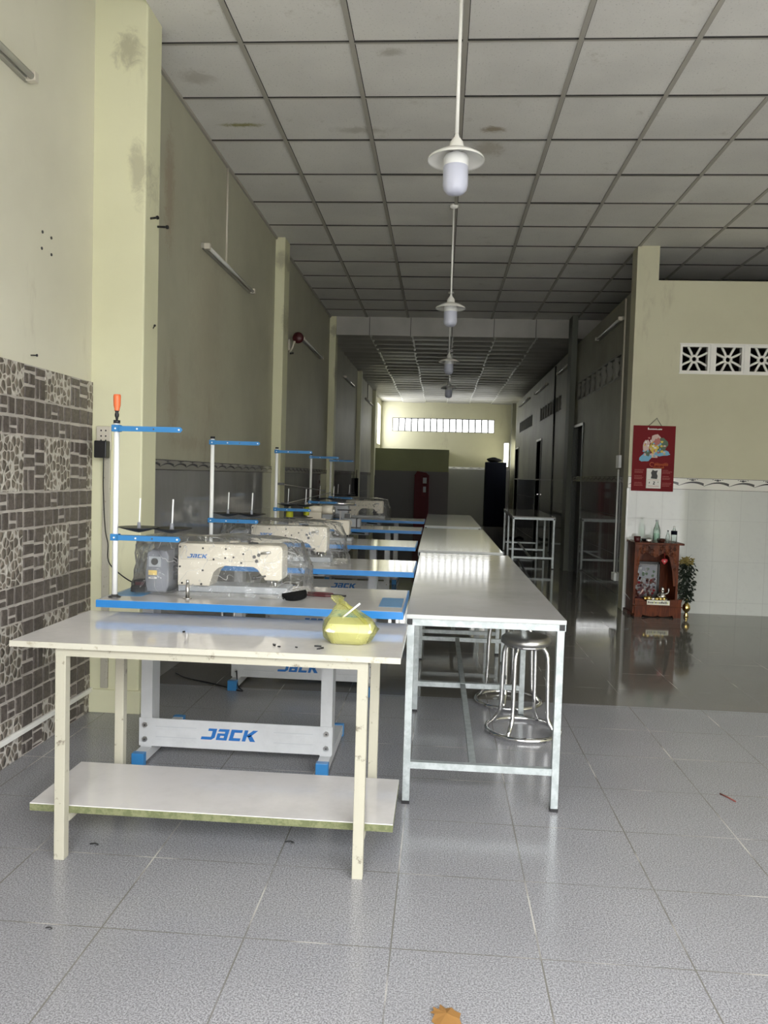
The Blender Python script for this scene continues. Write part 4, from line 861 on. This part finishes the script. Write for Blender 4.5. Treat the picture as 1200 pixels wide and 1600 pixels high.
for sx in (-.175, .095):
    for z in (.205, .190, .178, .145, .130, .118, .080, .066, .052):
        x = sx; e = sx+random.uniform(.05, .085)
        while x < e: w_ = random.uniform(.006, .014); mb.box(x, -.0045, z, x+w_, -.004, z+.004, 'faded_ink'); x += w_+.003
mb.build('small_print', t)
# ------------------------------------------------------------------ ALTAR
AX, AY = 2.075, 7.655
t = thing('altar_cabinet', (AX, AY, 0), 'small carved red-brown wooden altar cabinet in the corner', 'altar')
for a, b in ((-.215, -.195), (.175, .195)): mb = MB(); mb.box(a, -.12, .03, b, .17, .69, 'wood'); mb.build('side_panel', t)
mb = MB(); mb.box(-.195, .155, .03, .175, .17, .69, 'wood'); mb.build('back_panel', t)
mb = MB(); mb.box(-.225, -.145, .690, .235, .18, .708, 'wood', .003); mb.build('top_board', t)
# carved frieze and side carvings
mb = MB(); top = .690
pts = [(-.195, top), (-.195, .30), (-.180, .30), (-.178, .44), (-.165, .53)]
for k in range(9): u = k/8; pts.append((-.15+.255*u, .575+.030*math.sin(u*math.pi*3)+.02*math.sin(u*math.pi)))
pts += [(.12, .52), (.14, .44), (.155, .30), (.175, .30), (.175, top)]
mb.prism(pts, -.118, -.104, 'wood_carved')
random.seed(21)
for i in range(60):
    x = random.uniform(-.185, .165); z = random.uniform(.585, .68) if random.random() < .75 else random.uniform(.35, .58)
    if z < .585 and -.165 < x < .145: x = random.choice((-.182, .163))
    r = random.uniform(.006, .014); mb.tube([(x+r*math.cos(a), -.121, z+r*math.sin(a)) for a in [i+k*.6 for k in range(8)]], .0035, 'wood_carved', 5)
mb.build('carved_frieze', t)
# base with scalloped apron
mb = MB(); mb.box(-.20, -.14, .10, .23, -.125, .150, 'wood'); mb.box(-.215, -.15, .098, .240, .0, .108, 'wood', .002); mb.box(-.235, .0, .0, .235, .175, .035, 'wood_dark')
ap = [(-.20, .0), (-.20, .10), (.23, .10), (.23, 0), (.165, 0), (.155, .022), (.11, .012), (.06, .006), (.03, .012), (.015, .020), (0, .012), (-.03, .006), (-.08, .012), (-.125, .022), (-.135, 0)]
mb.prism(ap, -.14, -.125, 'wood'); mb.box(-.20, -.125, 0, -.185, .0, .10, 'wood'); mb.box(.215, -.125, 0, .23, .0, .10, 'wood'); mb.box(-.20, -.135, .135, .23, .15, .150, 'wood'); mb.build('base', t)
mb = MB(); mb.prism([(-.205, .150), (-.205, .175), (-.13, .170), (-.10, .152)], -.138, -.12, 'wood'); mb.prism([(.10, .150), (.13, .170), (.235, .178), (.235, .150)], -.138, -.12, 'wood'); mb.build('low_rail', t)
# framed picture inside
t = thing('framed_picture', (1.995, 7.70, .152), 'black-framed red and grey picture standing inside the altar', 'picture')
mb = MB()
for a in ((-.125, 0, -.105, .36), (.125, 0, .145, .36), (-.125, .335, .145, .36), (-.125, 0, .145, .02)): mb.box(a[0], -.02, a[1], a[2], 0, a[3], 'black', .003)
mb.build('frame', t)
mb = MB(); mb.box(-.106, -.008, .018, .126, -.004, .336, 'dark_steel'); mb.box(-.09, -.009, .2, .11, -.008, .32, 'grey_plastic'); random.seed(4)
for i in range(120):
    x, z = random.uniform(-.09, .11), random.uniform(.03, .31); mm_ = random.choice(('red_dark', 'red_dark', 'red_dark', 'grey_plastic', 'wood_dark', 'red')) if z < .2 else random.choice(('grey_plastic', 'grey_light', 'grey_plastic', 'green_ink', 'dark_steel'))
    mb.prism([(x+.014*math.cos(k)*(1+.3*math.sin(3*k+i)), z+.014*math.sin(k)) for k in range(6)], -.0095-.0001*(i % 9), -.008, mm_)
mb.build('print', t)
# seated figurine
mb = MB(); cx, cy = 2.150, 7.60
mb.lathe([(.001, .0), (.050, .0), (.052, .012), (.044, .022), (.040, .040), (.034, .062), (.022, .078), (.012, .086), (.016, .092), (.021, .104), (.018, .120), (.008, .132), (.001, .134)], 'silver', (0, 0, 0), 20)
mb.tube([(-.028, 0, .068), (-.048, -.01, .052), (-.040, -.03, .036), (-.018, -.038, .034)], .009, 'silver', 8); mb.tube([(.028, 0, .068), (.050, -.008, .070), (.056, -.012, .098), (.052, -.012, .12)], .009, 'silver', 8)
mb.tube([(-.02, -.02, .018), (-.055, -.025, .014), (-.03, -.05, .012), (.0, -.05, .012)], .011, 'dark_steel', 8); mb.tube([(.02, -.02, .018), (.055, -.025, .014), (.03, -.05, .012), (.0, -.05, .012)], .011, 'silver', 8)
o = mb.build('seated_figurine', None, (cx, 7.60, .152)); tag(o, 'small seated pale figurine with raised arm inside the altar, right', 'figurine')
mb = MB(); mb.lathe([(.001, .0), (.034, .0), (.036, .01), (.03, .03), (.026, .048), (.014, .060), (.010, .064), (.015, .074), (.016, .084), (.008, .096), (.001, .098)], 'wood_dark', n=18); mb.tube([(.02, -.01, .05), (.04, -.03, .06), (.062, -.03, .10)], .008, 'pink_ink', 8); mb.tube([(-.02, -.01, .05), (-.035, -.03, .07), (-.03, -.03, .085)], .008, 'pink_ink', 8)
o = mb.build('seated_figurine', None, (1.905, 7.62, .152)); tag(o, 'small dark figurine raising a pale arm inside the altar, left', 'figurine')
for i, (x, r, h, mm_) in enumerate(((1.975, .016, .040, 'gold'), (2.010, .022, .045, 'gold'), (2.048, .024, .036, 'silver'), (2.085, .018, .036, 'gold'), (2.118, .016, .038, 'gold'), (2.152, .017, .040, 'gold'))):
    mb = MB(); mb.lathe([(.001, 0), (r*.7, 0), (r*.75, .004), (r, h*.4), (r*.95, h), (r*.85, h), (r*.85, .006), (.001, .005)], mm_, n=18); o = mb.build('offering_cup', None, (x, 7.545, .152)); tag(o, '%s cup, %s from the left in the row behind the cream name plate' % (('gold' if mm_ == 'gold' else 'silver'), ('first', 'second', 'third', 'fourth', 'fifth', 'sixth')[i]), 'cup', 'offering cups in the altar')
mb = MB(); mb.lathe([(.001, 0), (.02, 0), (.03, .02), (.028, .03), (.001, .026)], 'red_dark', n=16); o = mb.build('offering_bowl', None, (1.915, 7.555, .152)); tag(o, 'small dark red bowl at the left of the altar base', 'bowl')
t = thing('name_plate', (2.09, 7.508, .1505), 'cream plate with dark lettering on the altar base', 'plate')
mb = MB(); mb.box(-.105, -.004, -.030, .105, .004, .014, 'foam', .001); mb.build('plate', t)
mb = MB(); random.seed(9); x = -.095
while x < .09:
    w_ = random.uniform(.006, .012); mb.box(x, -.0048, -.016, x+w_, -.004, random.choice((-.002, .004)), 'ink' if random.random() < .8 else 'yarn'); x += w_+.004
mb.build('lettering', t)
mb = MB(); mb.prism([(0, -.024), (.022, .002), (.020, .014), (.010, .018), (0, .010), (-.010, .018), (-.020, .014), (-.022, .002)], -.006, .006, 'bright_red', bev=.002); mb.prism([(0, -.010), (.008, .004), (-.008, .004)], -.0072, -.006, 'pink_ink'); mb.tube([(0, 0, .01), (0, 0, .06)], .001, 'bright_red', 5)
o = mb.build('heart_ornament', None, (2.135, 7.528, .535)); o.scale = (1.3, 1, 1.3); tag(o, 'red heart ornament hanging from the altar frieze', 'ornament')
# things on the altar top
ZT = .7082
mb = MB(); mb.lathe([(.001, 0), (.026, 0), (.030, .02), (.032, .052), (.028, .052), (.026, .006), (.001, .006)], 'red_dark', n=20); o = mb.build('red_cup', None, (1.885, 7.57, ZT)); tag(o, 'dark red cup at the left end of the altar top', 'cup')
t = thing('small_cup', (1.99, 7.56, ZT), 'small white and silver cup on the altar top', 'cup')
mb = MB(); mb.lathe([(.001, 0), (.022, 0), (.024, .01), (.023, .04), (.020, .04), (.019, .006), (.001, .006)], 'silver', n=18); mb.lathe([(.0242, .012), (.0240, .03)], 'paper', n=18); mb.build('cup_body', t)
def bottle(name, x, y, R, H_, body, label_m, cap_m, lb, l0=.25, l1=.5):
    t = thing(name, (x, y, ZT), lb, 'bottle')
    mb = MB(); mb.lathe([(.001, 0), (R, 0), (R, H_*.45), (R*.96, H_*.55), (R*.55, H_*.76), (R*.36, H_*.84), (R*.36, H_*.93)], body, n=20); mb.build('bottle_body', t)
    if label_m: mb = MB(); mb.lathe([(R*1.02, H_*l0), (R*1.02, H_*l1)], label_m, n=20); mb.build('label_band', t)
    mb = MB(); mb.lathe([(R*.42, H_*.92), (R*.42, H_), (.001, H_)], cap_m, n=16); mb.build('cap', t)
bottle('green_bottle', 2.062, 7.57, .033, .215, 'bottle_green', 'bottle_green', 'grey_light', 'tall pale green bottle on the altar top', .1, .4)
bottle('sauce_bottle', 2.165, 7.56, .019, .118, 'bottle', None, 'black', 'small clear bottle with black cap on the altar top', .1, .3)
bottle('water_bottle', 2.222, 7.56, .028, .160, 'bottle', 'navy', 'white', 'clear water bottle with dark label on the altar top', .50, .72)
mb = MB(); mb.lathe([(.001, .0), (.030, .0), (.040, .018), (.038, .034), (.030, .036), (.001, .03)], 'wood_dark', n=18); o = mb.build('incense_bowl', None, (2.115, 7.60, ZT)); tag(o, 'dark bowl between the green bottle and the small bottle', 'bowl')
mb = MB(); mb.lathe([(.001, .0), (.030, .0), (.042, .020), (.040, .026), (.001, .018)], 'black', n=18); o = mb.build('incense_bowl', None, (1.985, 7.66, ZT)); tag(o, 'black dish behind the small silver cup on the altar top', 'bowl')
# dried flowers in golden vase
t = thing('flower_vase', (2.385, 7.62, 0), 'dried flowers and dark leaves in a gold vase beside the altar', 'vase')
mb = MB(); mb.lathe([(.001, 0), (.022, 0), (.024, .01), (.014, .03), (.014, .045), (.032, .065), (.038, .085), (.034, .11), (.018, .13), (.014, .15), (.022, .17), (.020, .172), (.010, .15)], 'gold', n=24); mb.build('vase', t)
mb = MB(); random.seed(17)
for i in range(18):
    a = random.uniform(0, 6.28); r = random.uniform(.01, .05); mb.tube([(0, 0, .15), (r*.5*math.cos(a)-.01, r*.5*math.sin(a), .3), (r*math.cos(a)-.01, r*math.sin(a), .50)], .002, 'foliage', 5)
mi = mb.mi('foliage')
for i in range(460):
    z = random.uniform(.16, .52); a = random.uniform(0, 6.28); R = .03+.045*abs(math.sin((z-.13)/.42*2.6))**.6; r = random.uniform(.2, 1)*R
    c = Vector((r*math.cos(a)-.01, r*math.sin(a), z)); d = Vector((math.cos(a+random.uniform(-.8, .8)), math.sin(a), random.uniform(-1.6, -.2))).normalized()*random.uniform(.025, .05); s_ = d.cross(Vector((random.uniform(-1, 1), random.uniform(-1, 1), random.uniform(-1, 1)))).normalized()*random.uniform(.006, .013)
    mb.face([mb.bm.verts.new(c), mb.bm.verts.new(c+d*.5+s_), mb.bm.verts.new(c+d), mb.bm.verts.new(c+d*.5-s_)], mi)
mb.build('foliage', t)
for i in range(13):
    a = i*2.4; r = .016*math.sqrt(i); mb = MB(); c = Vector((r*1.25*math.cos(a)-.012, r*math.sin(a), .53+.022*math.cos(i*1.7)))
    for q in range(9):
        b_ = q*.7; mb.tube([c, c+Vector((.010*math.cos(b_), .010*math.sin(b_), .014*math.cos(q*2.1))), c+Vector((.018*math.cos(b_), .018*math.sin(b_), .020*math.cos(q*2.1)))], .006, 'petal', 5)
    mb.build('blossom', t)
mb = MB(); mb.tube([(-.01, 0, .5), (.0, 0, .57), (.025, -.01, .60)], .0012, 'foliage', 5); mb.tube([(-.01, 0, .5), (.04, 0, .53), (.06, 0, .56)], .0012, 'foliage', 5); mb.build('twig', t)
# small white cord tied from the wall corner to the altar
mb = MB(); mb.tube([(1.842, 7.83, .72), (1.86, 7.56, .700)], .003, 'white', 6); o = mb.build('tie_cord'); tag(o, 'short white cord from the wall corner to the altar top', 'cord')
mb = MB(); mb.tube([(1.842, 7.83, .19), (1.875, 7.53, .112)], .003, 'white', 6); o = mb.build('tie_cord'); tag(o, 'short white cord from the wall corner to the altar base', 'cord')
# ------------------------------------------------------------------ FAR FURNITURE
t = thing('wardrobe', (1.45, 21.0, 0), 'tall dark navy wardrobe standing against the back wall', 'wardrobe')
mb = MB(); mb.box(-.27, -.25, 0, .27, .25, 1.70, 'navy', .01); mb.build('body', t)
mb = MB(); mb.box(-.262, -.262, .04, -.002, -.25, 1.68, 'navy', .004); mb.box(.002, -.262, .04, .262, -.25, 1.68, 'navy', .004); mb.build('door', t)
mb = MB()
rs = []
for k in range(7):
    v = k/6; r = .17*math.sin(math.pi*(.16+.80*v))+.008; rs.append([Vector((r*1.1*math.cos(a)*(1+.2*math.sin(3*a+k)), r*.8*math.sin(a), .13*v)) for a in [j*.524 for j in range(12)]])
mb.rings(rs, 'black_felt', True); o = mb.build('black_bag', None, (1.40, 20.95, 1.702)); tag(o, 'crumpled black bag lying on top of the dark wardrobe', 'bag')
t = thing('drinks_cabinet', (-.45, 19.55, 0), 'narrow dark maroon metal cabinet with sloping top', 'cabinet')
mb = MB(); mb.prism([(-.19, 0), (-.19, 1.30), (-.13, 1.40), (.10, 1.36), (.17, 1.30), (.17, 0)], -.2, .25, 'maroon', bev=.01); mb.build('body', t)
mb = MB(); mb.box(-.02, -.215, .75, .14, -.2, 1.28, 'maroon', .01); mb.build('door', t)
for a in ((.02, 1.10, .11, 1.24), (.03, .88, .10, 1.02)): mb = MB(); mb.box(a[0], -.22, a[1], a[2], -.2145, a[3], 'grey_light'); mb.build('panel', t)
mb = MB(); mb.tube([(-.16, -.1, .03), (-.08, -.16, .06), (.02, -.12, .04), (.1, -.14, .08), (.18, -.1, .04)], .03, 'black_felt', 8); o = mb.build('dark_bundle', None, (1.55, 16.3, .0)); tag(o, 'dark bundle on the floor beside the far corridor wall', 'bundle')
mb = MB(); mb.cyl((0, -.01, 0), (0, -.01, .16), .006, 'black'); mb.box(-.035, -.03, -.36, .035, .0, .0, 'black_felt', .01); o = mb.build('hanging_pouch', None, (-1.47, 15.29, 1.20)); o.location = (-1.64, 15.29, 1.20); tag(o, 'long thin black pouch hanging on the fourth left pillar', 'pouch')
# ------------------------------------------------------------------ FLOOR LITTER
mb = MB(); L_ = [(-.035, -.02), (-.028, .0), (-.040, .006), (-.030, .014), (-.033, .026), (-.018, .022), (-.015, .036), (-.002, .026), (.012, .028), (.02, .018), (.034, .012), (.030, -.01), (.038, -.035), (.01, -.045), (-.02, -.042)]
mi = mb.mi('leaf'); c = mb.bm.verts.new((0, 0, .010)); V_ = [mb.bm.verts.new((a, b, .002+.004*abs(math.sin(i*1.3)))) for i, (a, b) in enumerate(L_)]
for i in range(len(V_)): mb.face([c, V_[i], V_[(i+1) % len(V_)]], mi)
o = mb.build('dry_leaf', None, (.055, 1.79, 0)); tag(o, 'dry brown leaf on the floor at the bottom of the picture', 'leaf')
mb = MB(); mb.tube([(-.018, .038, .003), (0, .002, .004), (.018, -.036, .003)], .003, 'twig', 5); o = mb.build('red_twig', None, (1.205, 3.21, 0)); tag(o, 'thin reddish twig on the floor tiles at the right', 'twig')
for (x, y, s_, lb) in ((-.475, 2.60, 1.3, 'dark speck of lint on the floor joint under the cream table'), (-1.12, 2.50, 1.2, 'small curled scrap on the floor beside the cream table leg'), (-1.03, 2.02, .8, 'tiny dark scrap on the floor at the lower left')):
    mb = MB(); mb.tube([(-.014*s_, 0, .002), (0, .004*s_, .003), (.010*s_, -.002, .002), (.004*s_, -.009*s_, .002)], .0022*s_, 'dark_steel', 5); o = mb.build('floor_scrap', None, (x, y, 0)); tag(o, lb, 'scrap')
bpy.context.view_layer.update()
